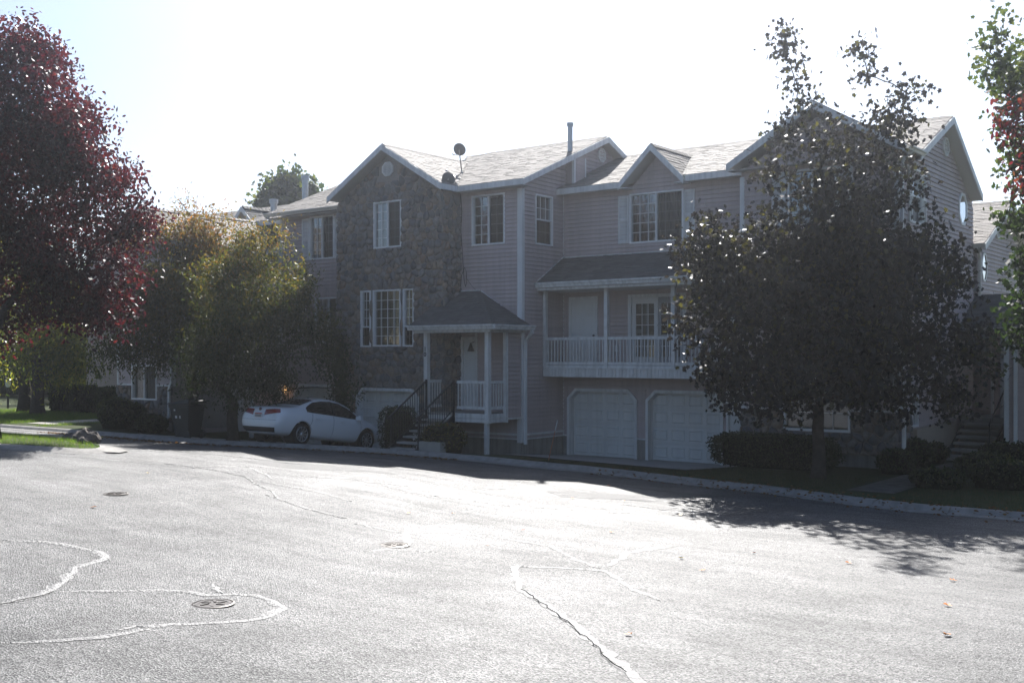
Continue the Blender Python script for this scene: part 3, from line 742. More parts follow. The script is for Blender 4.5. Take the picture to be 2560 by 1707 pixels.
# ------------------------------------------------------------------ townhouse with the stone gable (number 10)
YS, YC, XD, YE = 25.7, 26.53, -19.85, 28.75
FS, FC, FD, FE = Wall('F', YS), Wall('F', YC), Wall('R', XD), Wall('F', YE)
XS0, XS1, XA0 = -26.9, -22.26, -30.7
def stone_house():
    T = thing('townhouse', 'townhouse with river-stone gable front, white entrance porch and a sedan on its drive', 'house', (-24.5, 27.5, 0))
    G = (-26.02, -23.22, 0., 2.13)
    ops = [(-25.21,-24.0,6.65,8.14),(-25.8,-25.36,3.47,5.29),(-25.24,-24.03,3.48,5.29),(-23.91,-23.46,3.47,5.29)]
    gab = [(XS0,8.25),(XS1,8.25),(-24.58,9.66)]
    b = MB(); backing(FS, b, XS0, XS1, -.4, 8.25, ops+[(G[0]+.02,G[1]-.02,-.4,2.11)], gable=gab)
    for s in (0, 1):      # cut corners of the garage opening
        x = G[0] if s == 0 else G[1]; d = .3 if s == 0 else -.3
        FS.extrude(b, [(x,1.84),(x+d,2.13),(x,2.13)] if s == 0 else [(x,1.84),(x,2.13),(x+d,2.13)], -.16, 0., (True, True))
    FR = Wall('R', XS1); backing(FR, b, YS+.16, YC, -.4, 8.3)
    b.box(XS0, XS0+.16, YS+.16, YC+.1, -.4, 8.3)
    sw = b.build('stone_wall', MORTAR, T)
    def ins(s, z): return z < 8.25 or (z < 9.66-abs(s+24.58)*.607)
    class I:
        planes = ((.607/1.17, 1/1.17, (9.6-.607*24.58*1+0)/1.17),)
        def __call__(self, s, z): return z < 9.62-abs(s+24.58)*.607
    k = math.hypot(.607, 1)
    I.planes = ((.607/k, 1/k, (9.62-.607*24.58)/k), (-.607/k, 1/k, (9.62+.607*24.58)/k))
    stone_field(FS, sw, XS0-.03, XS1+.03, -.1, 9.6, I(), ops+[(G[0],G[1],-1,2.13),(-25.0,-24.16,8.78,9.56)][:5]+[(-24.83,-24.33,8.92,9.42)], .245, 230, seed=3)
    stone_field(FR, sw, YS-.03, YC+.02, -.1, 8.3, (lambda s, z: True), [], .235, 70, seed=5)
    window(FS, T, -25.22, -23.99, 6.64, 8.15, slider(), 'blind')
    window(FS, T, -25.81, -25.35, 3.46, 5.30, hung(.345, 2, 4, 2))
    window(FS, T, -25.25, -24.02, 3.47, 5.30, [(0,1,0,1,4,6,False)], 'curtain')
    window(FS, T, -23.92, -23.45, 3.46, 5.30, hung(.345, 2, 4, 2))
    gable_vent(FS, T, -24.58, 9.17, .235, .225, o=.01)
    garage(FS, T, -26.02, -23.22, 2.13, .29, 0.03, face=.02)
    # left wing
    A = Wall('F', YC); ow = [(-29.16,-27.94,6.55,8.05),(-28.9,-27.56,3.61,5.19)]; og = (-30.0,-27.25,0,2.17)
    b = MB(); backing(A, b, XA0, XS0-.0, -.4, 8.2, ow+[(og[0],og[1],-.4,2.15)], gap=0.)
    for x, d in ((og[0], .3), (og[1], -.3)): A.extrude(b, [(x,1.86),(x+d,2.17),(x,2.17)] if d > 0 else [(x,1.86),(x,2.17),(x+d,2.17)], -.16, 0., (True, True))
    b.box(XA0, XA0+.16, YC+.16, 35, -.4, 8.2)
    wa = b.build('siding_wall', SIDING, T)
    siding(A, wa, .62, 8.2, lambda z: (XA0+.08, XS0-.02), ow+[og])
    window(A, T, -29.17, -27.93, 6.54, 8.06, slider(), 'dark')
    window(A, T, -28.91, -27.55, 3.6, 5.2, slider(), 'blind')
    shutter(A, T, -29.54, -29.18, 6.54, 8.01); shutter(A, T, -27.92, -27.56, 6.54, 8.01)
    garage(A, T, og[0], og[1], og[3], .3, 0.03, face=.02)
    c = MB(); A.box(c, XA0-.03, XA0+.09, .6, 8.1, -.02, .045); c.build('corner_board', TRIM, T)
    f = MB(); f.box(XA0+.01, og[0], YC-.03, YC+.1, -.4, .62); f.build('foundation', FOUND, T)
    # wall C with its window and the entrance door
    ow = [(-21.76,-20.48,6.6,8.14),(-22.2,-21.6,1.52,3.75)]
    b = MB(); backing(FC, b, XS1, XD-.16, .66, 8.3, ow)
    wc = b.build('siding_wall', SIDING, T)
    siding(FC, wc, .8, 8.3, lambda z: (XS1, XD-.12), ow)
    window(FC, T, -21.77, -20.47, 6.59, 8.15, slider(), 'dark')
    # wall D: side wall with gable
    zrk = lambda y: 8.30+.417*(y-26.12)
    ow = [(27.21,28.12,6.6,8.13)]
    b = MB(); backing(FD, b, YC, YE+.2, .66, 8.3, ow); FD.box(b, YE+.2, 35.4, 4.0, 8.3, -.16, 0.)
    FD.extrude(b, [(YC,8.3),(35.2,8.3),(30.85,zrk(30.85)-.06),(YC,zrk(YC)-.06)], -.16, 0., (True, True))
    wd = b.build('siding_wall', SIDING, T)
    def span(z):
        if z < 8.30: return (YC+.1, YE)
        lo = max(YC+.1, 26.12+(z-8.30+.1)/.417); hi = 30.85+(10.2-z)/.417
        return (lo, hi) if hi > lo else (0, 0)
    siding(FD, wd, .8, 10.2, span, ow)
    window(FD, T, 27.2, 28.13, 6.59, 8.14, hung(.5, 3, 2, 2), 'curtain')
    gable_vent(FD, T, 30.94, 9.85, .22, .23, o=.02)
    # trims at wall C/D: corner post, base boards
    c = MB(); c.box(XD-.13, XD+.045, YC-.045, YC+.1, .55, 8.22); c.build('corner_board', TRIM, T)
    c = MB(); FC.box(c, XS1+.02, XD-.14, .76, .82, 0, .05); FD.box(c, YC+.11, YE-.02, .76, .82, 0, .05); c.build('base_trim', TRIM, T)
    c = MB(); FC.box(c, XS1+.02, XD-.14, .635, .665, -.05, .035); FD.box(c, YC+.11, YE-.02, .635, .665, -.05, .035); c.build('sill_trim', TRIM, T)
    f = MB(); f.box(XS1+.02, XD-.02, YC-.005, YC+.16, -.4, .64); f.box(XD-.16, XD-.018, YC+.16, YE+.1, -.4, .64); f.build('foundation', FOUND, T)
    c = MB(); FD.box(c, YE-.035, YE+.02, .67, 8.2, -.01, .035); c.build('corner_strip', TRIM, T)
    # chase box on the gable side
    q = MB(); q.box(XD-.05, XD+.33, 28.86, 29.5, 8.4, 9.42); ch = q.build('chimney_chase', SIDING, T)
    CH = Wall('R', XD+.33); 
    for z in np.arange(8.5, 9.4, .125):
        m = MB(); CH.box(m, 28.92, 29.46, z, z+.11, .002, .018); m.build('siding_plank', SIDING, ch)
    q = MB(); q.box(XD+.27, XD+.36, 28.83, 28.92, 8.4, 9.42); CH.box(q, 29.46, 29.52, 8.6, 9.5, -.02, .03); q.build('chase_trim', TRIM, ch)
    # roofs -------------------------------------------------
    ze, zp, xr = 8.44, 9.92, -24.52
    RS = MB(); yv = 26.12+(zp-8.44)/.417
    L = [(-27.02,25.33,ze),(-27.02,26.12,ze),(xr,yv,zp),(xr,25.33,zp)]; Rr = [(-22.02,25.33,ze),(-22.02,26.12,ze),(xr,yv,zp),(xr,25.33,zp)]
    slab(RS, L, .12); slab(RS, Rr, .12)
    ro = RS.build('gable_roof', SOFFIT, T)
    shingles(ro, L[0], L[1], L[3], L[2], SHINGLE); shingles(ro, Rr[0], Rr[1], Rr[3], Rr[2], SHINGLE)
    ridge_caps(ro, (xr,25.34,zp), (xr,yv-.1,zp), SHINGLE)
    fa = MB()
    for xx in (-27.02, -22.02): board(fa, (xx,25.33,ze), (xr,25.33,zp), .19, .035, (0,-1,0), .01)
    board(fa, (-22.02,25.30,ze), (-22.02,26.08,ze), .17, .03, (1,0,0), .012); fa.build('fascia', TRIM, T)
    m = MB()
    xl, xq = -31.05, -19.5
    F1 = [(-27.02,26.12,8.27),(xl,26.12,8.27),(xl,30.85,10.24),(-24.5,30.85,10.24),(-24.5,27.2,8.72)]
    slab(m, [(xl,26.12,8.27),(-26.6,26.12,8.27),(-24.52,29.3,9.6),(-24.52,30.85,10.24),(xl,30.85,10.24)], .1)
    slab(m, [(-22.4,26.12,8.44),(xq,26.12,8.44),(xq,30.85,10.42),(-24.52,30.85,10.42),(-24.52,yv,zp)], .1)
    slab(m, [(xl,35.6,8.4),(xq,35.6,8.4),(xq,30.85,10.42),(xl,30.85,10.24)], .1)
    mr = m.build('main_roof', SOFFIT, T)
    shingles(mr, (xl,26.12,8.27), (-26.85,26.12,8.27), (xl,30.85,10.24), (-23.7,30.85,10.24), SHINGLE)
    shingles(mr, (-22.15,26.12,8.44), (xq,26.12,8.44), (-25.6,30.85,10.42), (xq,30.85,10.42), SHINGLE)
    ridge_caps(mr, (-24.6,30.85,10.43), (xq-.05,30.85,10.43), SHINGLE); ridge_caps(mr, (xl,30.85,10.25), (-25.4,30.85,10.25), SHINGLE)
    fa = MB()
    board(fa, (-22.02,26.12,8.44), (xq,26.12,8.44), .17, .03, (0,-1,0), .012); board(fa, (xq,26.1,8.44), (xq,30.85,10.42), .19, .035, (1,0,0), .01); board(fa, (xq,30.85,10.42), (xq,35.6,8.44), .19, .035, (1,0,0), .01)
    board(fa, (xl,26.12,8.27), (xl,30.85,10.24), .16, .03, (-1,0,0), .01); fa.build('fascia', TRIM, T)
    sf = MB(); sf.box(-22.0, XD+.33, 26.1, YC+.02, 8.255, 8.27); sf.box(xl+.02, XS0-.05, 26.1, YC+.02, 8.085, 8.10); sf.build('soffit', SOFFIT, T)
    gutter(T, (xl,26.10,8.26), (-27.06,26.10,8.26), (0,-1,0))
    downspout(T, [(-30.85,26.05,8.16),(-30.85,26.05,8.05),(-30.76,26.46,7.8),(-30.76,26.46,.5)], .07, GUTTER)
    # flue pipe on the main roof
    fl = MB(); fl.lathe([(.0,9.3),(.2,9.3),(.18,9.6),(.08,9.72),(.08,10.55),(.11,10.55),(.11,10.66),(.0,10.68)], (-19.93,29.25,0), 'Z', 14); fl.build('flue_pipe', STEEL, T, smooth=False)
    q = MB(); q.box(-30.4, -20.2, 27.6, 35.2, -.3, 8.2); q.build('light_blocker', DARK, T)  # unseen dark box, added to stop light leaking through the hollow house
    # porch --------------------------------------------------
    pe, px0, px1, py0 = 4.08, -22.72, -19.5, 24.65
    hip = (-21.44,YC-.02,5.18)
    front = [(px0,py0,pe),(px1,py0,pe),hip,(XS1+.02,YC-.02,5.18),(XS1+.02,YS,4.69),(px0,YS,4.69)]
    m = MB(); slab(m, front, .08); slab(m, [(px1,py0,pe),(px1,YC-.0,pe),hip], .08); m.box(px0+.1, px1-.1, py0+.1, YS-.05, 3.88, 3.90); m.box(XS1+.06, px1-.1, YS-.05, YC-.04, 3.88, 3.90)
    pr = m.build('porch_roof', SOFFIT, T)
    Lx = px1-px0
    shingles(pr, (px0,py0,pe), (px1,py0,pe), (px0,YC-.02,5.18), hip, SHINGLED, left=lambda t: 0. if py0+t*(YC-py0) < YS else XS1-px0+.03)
    shingles(pr, (px1,py0,pe), (px1,YC,pe), hip, hip, SHINGLED)
    ridge_caps(pr, (px1,py0,pe+.0), hip, SHINGLED, w=.12, drop=.045)
    fl = MB(); board(fl, (XS1+.05,YC-.03,5.215), (hip[0],YC-.03,5.215), .03, .02, (0,-1,0)); board(fl, (hip[0]+.05,YC-.03,5.2), (XD-.1,YC-.03,4.32), .035, .02, (0,-1,0)); fl.build('flashing', TRIM, T)
    gutter(T, (px0,py0+.0,pe), (px1+.12,py0,pe), (0,-1,0), .14, .12, PORCHW); gutter(T, (px1,py0,pe), (px1,YC+.12,pe), (1,0,0), .14, .12, PORCHW)
    bm = MB(); bm.box(px0+.12, px1-.1, py0+.05, py0+.15, 3.86, 4.0); bm.box(px1-.2, px1-.1, py0+.15, YC-.05, 3.86, 4.0); bm.build('porch_beam', PORCHW, T)
    downspout(T, [(px1+.06,26.5,3.96),(px1+.05,26.52,3.86),(XD+.1,26.6,3.62),(XD+.1,26.6,.52)], .085)
    posts = [(-22.29,24.99),(-19.92,24.99)]
    for x, y in posts:
        q = MB(); q.box(x-.07, x+.07, y-.07, y+.07, 1.2, 3.87); p = q.build('porch_post', PORCHW, T)
    q = MB(); q.box(XD-.05, XD+.04, 25.69, 25.82, 1.2, 3.87); q.build('porch_post', PORCHW, T)
    q = MB(); q.box(-21.62, -21.54, YC-.06, YC-.0, 1.5, 3.87); q.build('door_post', PORCHW, T)
    FP = Wall('F', 24.99); RP = Wall('R', -19.92)
    dk = MB(); dk.box(-22.36, -19.86, 24.94, YC-.03, 1.38, 1.46); deck = dk.build('porch_deck', CONC, T)
    for z0, z1 in ((1.22,1.33),(1.34,1.48)):
        k = MB(); k.box(-21.09, -19.83, 24.9, 24.93, z0, z1); k.build('skirt_board', PORCHW, deck)
        k = MB(); k.box(-19.855, -19.825, 24.93, 25.78, z0, z1); k.build('skirt_board', PORCHW, deck)
    k = MB(); k.box(-22.36, -21.09, 24.9, 24.93, 1.22, 1.40); k.build('skirt_board', PORCHW, deck)
    q = MB(); q.box(-20.04, -19.93, 24.97, 25.08, -.1, 1.38); q.build('porch_leg', PORCHW, T)
    rl = railing(None, T, FP, -21.08, -19.99, 1.60, 2.44, 0); balusters(rl, FP, -21.1, -20.0, 1.66, 2.37, 0)
    rl = railing(None, T, RP, 25.06, 25.69, 1.60, 2.44, 0); balusters(rl, RP, 25.06, 25.69, 1.66, 2.37, 0)
    RL = Wall('R', -22.29); rl = railing(None, T, RL, 25.06, 25.66, 1.60, 2.44, 0); balusters(rl, RL, 25.06, 25.66, 1.66, 2.37, 0)
    # closed side panel of the porch
    b = MB(); b.box(XD-.06, XD, 25.82, YC-.045, 1.3, 3.87); sp = b.build('porch_side_wall', SIDING, T)
    siding(Wall('R', XD), sp, 1.33, 3.87, lambda z: (25.83, YC-.05))
    q = MB(); q.box(XD-.07, XD+.04, 25.83, YC-.05, 1.28, 1.33); q.build('panel_trim', TRIM, T)
    # front door, lamp, house number
    dc = MB(); FC.box(dc, -22.21, -22.12, 1.48, 3.76, -.06, .04); FC.box(dc, -22.12, -21.62, 3.67, 3.76, -.06, .04); dc.build('door_casing', TRIM, T)
    d = MB(); FC.box(d, -22.12, -21.6, 1.48, 3.67, -.07, -.02); do = d.build('front_door', DOORW, T)
    lm = MB(); lm.lathe([(.0,3.58),(.02,3.58),(.03,3.54),(.11,3.33),(.11,3.31),(0,3.31)], (-21.7,YC-.16,0), 'Z', 12); lm.bar((-21.7,YC-.16,3.57), (-21.66,YC-.02,3.62), .02, .02); lm.build('porch_lamp', IRON, T)
    text_part('house_number', '1\n0', .19, Wall('F', 24.92), -22.30, 3.29, .005, DIGIT, T, True)
    return T
stone_house()
def steps_left():
    T = thing('entrance_steps', 'concrete steps with black iron handrails climbing to the porch numbered 10', 'stairs', (-21.65, 24, .35))
    x0, x1 = -22.2, -21.12; n = 7; zt = 1.46; run = .27
    ztop = [zt-.02-(k+1)*.155 for k in range(n-1)]
    for k, z in enumerate(ztop):
        y1 = 24.9-k*run; q = MB(); q.box(x0+.04, x1-.04, y1-run-.04, y1, z-.055, z); q.build('tread', CONC, T)
    for xx in (x0, x1):
        q = MB(); a = Vector((xx,24.9,1.34)); b = Vector((xx,24.9-(n-1)*run-.1,.38)); q.bar(a, b, .05, .2); q.build('stringer', IRON, T)
        q = MB(); q.bar((xx,24.86,1.3), (xx,24.86,2.46), .05, .05, (0,1,0)); q.build('newel', IRON, T)
        q = MB(); yb = 24.9-(n-1)*run+.05; q.bar((xx,yb,.35), (xx,yb,1.42), .05, .05, (0,1,0)); q.build('newel', IRON, T)
        q = MB(); q.bar((xx,24.86,2.42), (xx,yb-.15,1.34), .045, .04); q.bar((xx,24.86,1.58), (xx,yb,.56), .025, .025); hr = q.build('handrail', IRON, T)
        m = 15
        for k in range(1, m):
            t = k/m; y = 24.86+(yb-24.86)*t; q = MB(); q.bar((xx,y,1.58-1.02*t), (xx,y,2.40-1.04*t), .016, .016, (0,1,0)); q.build('picket', IRON, hr)
steps_left()

# ------------------------------------------------------------------ townhouse with balcony and twin garages
def balcony_house():
    T = thing('townhouse', 'townhouse with white railed balcony above two white garage doors', 'house', (-16.6, 30, 0))
    x0, x1 = XD, -13.35
    ow = [(-17.38,-15.56,6.58,8.07),(-19.61,-18.55,2.88,5.01),(-17.43,-15.47,2.88,5.02),(-14.14,-13.4,.0,2.2)]
    gs = [(-19.68,-17.12,0,2.15),(-16.82,-14.26,0,2.15)]
    b = MB(); backing(FE, b, x0, x1+.6, -.4, 8.3, ow+[(g[0],g[1],-.4,2.15) for g in gs])
    for g in gs:
        for x, d in ((g[0], .3), (g[1], -.3)): FE.extrude(b, [(x,1.85),(x+d,2.15),(x,2.15)] if d > 0 else [(x,1.85),(x,2.15),(x+d,2.15)], -.16, 0., (True, True))
    FE.extrude(b, [(-17.3,8.3),(-15.5,8.3),(-16.4,9.2)], -.16, 0., (True, True))
    w = b.build('siding_wall', SIDING, T)
    def span(z):
        if z < 8.3: return (x0+.03, x1)
        h = (9.15-z)/1.0; return (-16.4-h, -16.4+h) if h > 0 else (0, 0)
    siding(FE, w, .7, 9.15, span, ow+gs)
    for g in gs: garage(FE, T, g[0], g[1], 2.15, .31, .03, face=.02)
    f = MB(); 
    for a, c in ((x0+.01, gs[0][0]), (gs[0][1], gs[1][0]), (gs[1][1], -14.17)): FE.box(f, a, c, -.4, .64, -.1, .02)
    f.build('foundation', FOUND, T)
    c = MB()
    for a, d in ((x0+.01, gs[0][0]), (gs[0][1], gs[1][0]), (gs[1][1], -14.17)): FE.box(c, a, d, .64, .68, -.05, .045)
    c.build('base_trim', TRIM, T)
    window(FE, T, -17.39, -15.55, 6.57, 8.08, slider(True, 3, 5), 'curtain')
    shutter(FE, T, -17.78, -17.41, 6.59, 8.04); shutter(FE, T, -15.53, -15.17, 6.59, 8.04)
    panel_door(FE, T, -19.62, -18.54, 2.88, 5.02)
    panel_door(FE, T, -14.17, -13.42, 0.05, 2.2, knob='l')
    # sliding patio door
    c = MB()
    for a, d, p, q in ((-17.44,-17.33,2.88,5.03),(-15.57,-15.46,2.88,5.03),(-17.33,-15.57,4.93,5.03)): FE.box(c, a, d, p, q, -.08, .045)
    so_ = c.build('patio_door', TRIM, T)
    for a, d, scr in ((-17.33,-16.44,False),(-16.47,-15.57,True)):
        q = MB(); o = -.03 if not scr else -.055; st = .13
        for s0, s1, p, r in ((a,a+st,2.9,4.93),(d-st,d,2.9,4.93),(a+st,d-st,4.74,4.93),(a+st,d-st,2.9,3.14)): FE.box(q, s0, s1, p, r, o-.03, o)
        q.build('door_leaf', DOORW if not scr else mat('screen_frame', (.3,.31,.33), .6, .3), so_)
        nc, nr = 3, 5; ps, pz = (d-a-2*st)/nc, 1.6/nr
        gr = MB()
        for k in range(1, nc): FE.box(gr, a+st+ps*k-.009, a+st+ps*k+.009, 3.14, 4.74, o-.022, o-.008)
        for k in range(1, nr): FE.box(gr, a+st, d-st, 3.14+pz*k-.009, 3.14+pz*k+.009, o-.021, o-.007)
        gr.build('grille', WFRAME, so_)
        for p in range(nc):
            for r in range(nr):
                gm = SCREEN if scr else GLASS
                def mk(gm=gm):
                    z = MB(); ww = Wall('F', 0.); z.poly([ww.P(0,0), ww.P(ps,0), ww.P(ps,pz), ww.P(0,pz)]); return rawmesh(z, gm)
                place('pane', shared(('pane2', gm.name), mk), FE.P(a+st+ps*p, 3.14+pz*r, o-.015), so_)
    q = MB(); z = 2.95
    while z < 4.9: q.poly([FE.P(-17.3,z,-.15), FE.P(-15.6,z,-.15), FE.P(-15.6,z+.05,-.13), FE.P(-17.3,z+.05,-.13)]); z += .047
    q.build('blind', BLIND, so_)
    q = MB(); FE.box(q, -15.52, -15.49, 3.75, 3.93, .04, .07); q.build('handle', IRON, so_)
    q = MB(); FE.box(q, -17.9, -17.78, 3.3, 3.5, .02, .06); q.build('outlet_box', TRIM, T)
    # main roof and dormer
    ye, zE, yr, zR = 28.35, 8.42, 32.1, 9.95
    yv = ye+(9.43-zE)/((zR-zE)/(yr-ye)); dl, dr = -17.52, -15.3
    m = MB(); slab(m, [(x0+.02,ye,zE),(dl,ye,zE),(-16.4,yv,9.42),(-16.4,yr,zR),(x0+.02,yr,zR)], .1); slab(m, [(dr,ye,zE),(-12.2,ye,zE),(-12.2,yr,zR),(-16.4,yr,zR),(-16.4,yv,9.42)], .1); slab(m, [(x0+.02,36,8.3),(-12.2,36,8.3),(-12.2,yr,zR),(x0+.02,yr,zR)], .1)
    ro = m.build('main_roof', SOFFIT, T)
    shingles(ro, (x0+.03,ye,zE), (dl+.1,ye,zE), (x0+.03,yr,zR), (-15.7,yr,zR), SHINGLE)
    shingles(ro, (dr-.1,ye,zE), (-12.6,ye,zE), (-17.1,yr,zR), (-12.6,yr,zR), SHINGLE)
    ridge_caps(ro, (x0+.1,yr,zR+.01), (-12.3,yr,zR+.01), SHINGLE)
    m = MB(); pk = (-16.4,28.28,9.43)
    for xe in (dl, dr): slab(m, [(xe,28.28,8.34),(xe,28.4,8.34),(-16.4,yv,9.43),pk], .1)
    dm = m.build('dormer_roof', SOFFIT, T)
    for xe in (dl, dr): shingles(dm, (xe,28.28,8.34), (xe,28.4,8.34), pk, (-16.4,yv,9.43), SHINGLE)
    ridge_caps(dm, (-16.4,28.3,9.44), (-16.4,yv-.15,9.44), SHINGLE, drop=.13)
    fa = MB()
    board(fa, (x0+.0,ye,zE), (dl+.05,ye,zE), .18, .03, (0,-1,0), .014); board(fa, (dr-.05,ye,zE), (x1-.05,ye,zE), .18, .03, (0,-1,0), .014)
    for xe in (dl, dr): board(fa, (xe,28.28,8.36), (-16.4,28.28,9.44), .2, .035, (0,-1,0), .01)
    for xe, s in ((dl, 1), (dr, -1)): fa.box(min(xe,xe+s*.3), max(xe,xe+s*.3), 28.26, YE-.03, 8.2, 8.225)
    fa.build('fascia', TRIM, T)
    sf = MB(); sf.box(x0+.02, dl, ye+.01, YE-.03, 8.255, 8.27); sf.box(dr, x1-.02, ye+.01, YE-.03, 8.255, 8.27); sf.build('soffit', SOFFIT, T)
    q = MB(); q.box(x0+.2, -13.7, 29.9, 35.6, -.3, 8.2); q.build('light_blocker', DARK, T)  # added unseen box that keeps daylight out of the empty shell
    # balcony
    yb = 27.6; FB = Wall('F', yb)
    d = MB(); d.box(x0+.03, x1-.02, yb+.04, YE+.05, 2.66, 2.885); dk = d.build('balcony_deck', PORCHW, T)
    s = x0+.03
    while s < x1-.05:
        e = min(s+.118, x1-.02); q = MB(); FB.box(q, s+.003, e-.003, 2.545, 2.79, -.03, .0); q.build('skirt_board', PORCHW, dk); s += .12
    q = MB(); FB.box(q, x0+.03, x1-.02, 2.785, 2.815, -.04, .025); FB.box(q, x0+.03, x1-.02, 2.53, 2.545, -.06, .01); q.build('skirt_trim', PORCHW, dk)
    us = MB(); us.box(x0+.03, x1-.02, yb+.03, YE-.03, 2.56, 2.6); us.build('balcony_ceiling', SOFFIT, T)
    px = [-19.79,-17.545,-15.29,-13.44]
    for x in px:
        q = MB(); FB.box(q, x-.06, x+.06, 2.815, 5.17, -.13, -.01); q.build('balcony_post', PORCHW, T)
    for a, b_ in zip(px, px[1:]):
        rl = railing(None, T, FB, a+.06, b_-.06, 2.9, 3.735, -.07); balusters(rl, FB, a+.07, b_-.07, 2.97, 3.66, -.07, .113)
    # balcony roof
    yg = 27.25; zg = 5.40
    m = MB(); slab(m, [(x0+.02,yg,zg),(x1+.02,yg,zg),(x1+.02,YE-.03,6.27),(x0+.02,YE-.03,6.27)], .08); m.box(x0+.03, x1, yg+.05, YE-.04, 5.16, 5.18)
    br = m.build('balcony_roof', SOFFIT, T)
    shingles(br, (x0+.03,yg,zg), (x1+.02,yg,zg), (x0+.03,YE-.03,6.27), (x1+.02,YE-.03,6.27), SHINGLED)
    gutter(T, (x0+.02,yg+.01,zg), (x1+.05,yg+.01,zg), (0,-1,0), .15, .12, PORCHW)
    q = MB(); q.box(x0+.03, x1, yg+.02, yg+.3, 5.17, 5.24); q.build('balcony_beam', PORCHW, T)
    fl = MB(); board(fl, (x0+.03,YE-.03,6.30), (x1,YE-.03,6.30), .035, .015, (0,-1,0)); 
    fl.bar((x0+.02,yg,zg+.03), (x0+.02,YE-.03,6.30), .02, .04); fl.build('flashing', TRIM, T)
balcony_house()

# ------------------------------------------------------------------ corner house numbered 617
YF, XF = 28.0, -9.06
def corner_house():
    T = thing('townhouse', 'corner townhouse numbered 617 behind the big dark maple, stone base below siding', 'house', (-11.2, 30, .3))
    FF, FR = Wall('F', YF), Wall('R', XF); x0 = -13.35
    ow = [(-12.09,-10.28,1.19,2.59),(-12.0,-10.64,3.66,5.14),(-11.99,-10.65,6.66,8.13)]
    gab = [(x0,8.25),(XF,8.25),(-11.2,9.5)]
    b = MB(); backing(FF, b, x0, XF, .1, 8.25, ow, gable=gab)
    b.box(x0, x0+.16, YF+.16, YE+.3, .1, 8.3)
    w = b.build('siding_wall', SIDING, T)
    def span(z):
        if z < 8.25: return (x0+.1, XF-.12)
        h = (9.45-z)/.58; return (-11.2-h, -11.2+h)
    siding(FF, w, 1.79, 9.4, span, ow)
    st = MB(); backing(FF, st, x0-.01, XF+.01, .62, 1.74, [(-12.11,-10.26,1.17,2.0)], th=.1, gap=-.03); stw = st.build('stone_base', MORTAR, T)
    stone_field(FF, stw, x0-.02, XF+.03, .62, 1.73, (lambda s, z: True), [(-12.11,-10.26,1.17,2.0)], .25, 120, o=.03, seed=11)
    fd = MB(); FF.box(fd, x0, XF+.02, -.2, .63, -.1, .02); FR.box(fd, YF+.02, 34.9, -.2, .63, -.1, .02); fd.build('foundation', FOUND, T)
    window(FF, T, -12.1, -10.27, 1.18, 2.6, slider(False, 2, 3), 'blind', cas=.06, proud=.06)
    window(FF, T, -12.01, -10.63, 3.65, 5.15, slider(True, 2, 5), 'blind')
    window(FF, T, -12.0, -10.64, 6.65, 8.14, slider(True, 2, 5), 'dark')
    for a in (3.66, 6.66):
        shutter(FF, T, -10.62, -10.2, a, a+1.46); shutter(FF, T, -12.44, -12.02, a, a+1.46)
    c = MB(); FF.box(c, x0-.03, x0+.1, 1.75, 8.1, -.02, .045); FF.box(c, XF-.12, XF+.045, 1.77, 8.1, -.1, .045); FR.box(c, YF+.1, YF+.13, 1.77, 8.1, -.05, .04); c.build('corner_board', TRIM, T)
    c = MB(); FF.box(c, x0, -12.1, 1.73, 1.79, 0, .06); FF.box(c, -10.27, XF+.03, 1.73, 1.79, 0, .06); FR.box(c, YF+.0, 28.98, 1.73, 1.79, 0, .06); c.build('base_trim', TRIM, T)
    text_part('house_number', '617', .2, FF, -9.66, 1.92, .03, DIGIT, T)
    # side wall
    ow = [(29.02,29.77,6.65,8.07),(33.36,34.16,7.04,7.93),(29.02,29.54,1.33,2.35)]
    def rz(y): return 8.22+.485*(y-28.7) if y < 31.65 else 9.65-.6*(y-31.65)
    b = MB(); backing(FR, b, YF+.16, 34.9, .1, 7.85, ow[:1]+ow[2:]); FR.extrude(b, [(YF+.16,7.85),(34.9,7.85),(31.65,9.62),(28.7,8.2),(YF+.16,8.2)], -.16, 0., (True, True))
    # opening for the tall window above 7.85 is covered by its own deep frame
    ws = b.build('siding_wall', SIDING, T)
    def span2(z):
        lo, hi = YF+.14, 34.9
        if z > 7.7: hi = min(hi, 31.65+(9.6-z)/.6)
        if z > 8.15: lo = max(lo, 28.7+(z-8.15)/.485)
        return (lo, hi) if hi > lo else (0, 0)
    siding(FR, ws, 1.79, 9.5, span2, ow)
    st = MB(); FR.box(st, YF+.13, 28.9, .62, 1.73, 0., .03); s2 = st.build('stone_base', MORTAR, T)
    stone_field(FR, s2, YF-.02, 28.95, .62, 1.73, (lambda s, z: True), [], .24, 30, o=.03, seed=13)
    window(FR, T, 29.01, 29.78, 6.64, 8.08, [(0,1,.5,1,1,1,False),(0,1,0,.5,1,1,True)], 'dark', glass=BRIGHTG)
    shutter(FR, T, 28.76, 29.0, 6.64, 8.04); shutter(FR, T, 29.79, 30.16, 6.64, 8.04)
    window(FR, T, 29.0, 29.56, 1.31, 2.36, [(0,1,0,1,2,3,False)], None)
    gable_vent(FR, T, 32.0, 9.05, .26, .26, o=.02)
    q = MB(); o = octagon(33.76, 7.48, .42, .47); i_ = octagon(33.76, 7.48, .34, .39)
    for k in range(8):
        j = (k+1) % 8; q.poly([FR.P(*o[k],.05), FR.P(*o[j],.05), FR.P(*i_[j],.05), FR.P(*i_[k],.05)]); q.poly([FR.P(*o[k],0), FR.P(*o[j],0), FR.P(*o[j],.05), FR.P(*o[k],.05)]); q.poly([FR.P(*i_[j],.02), FR.P(*i_[k],.02), FR.P(*i_[k],.05), FR.P(*i_[j],.05)])
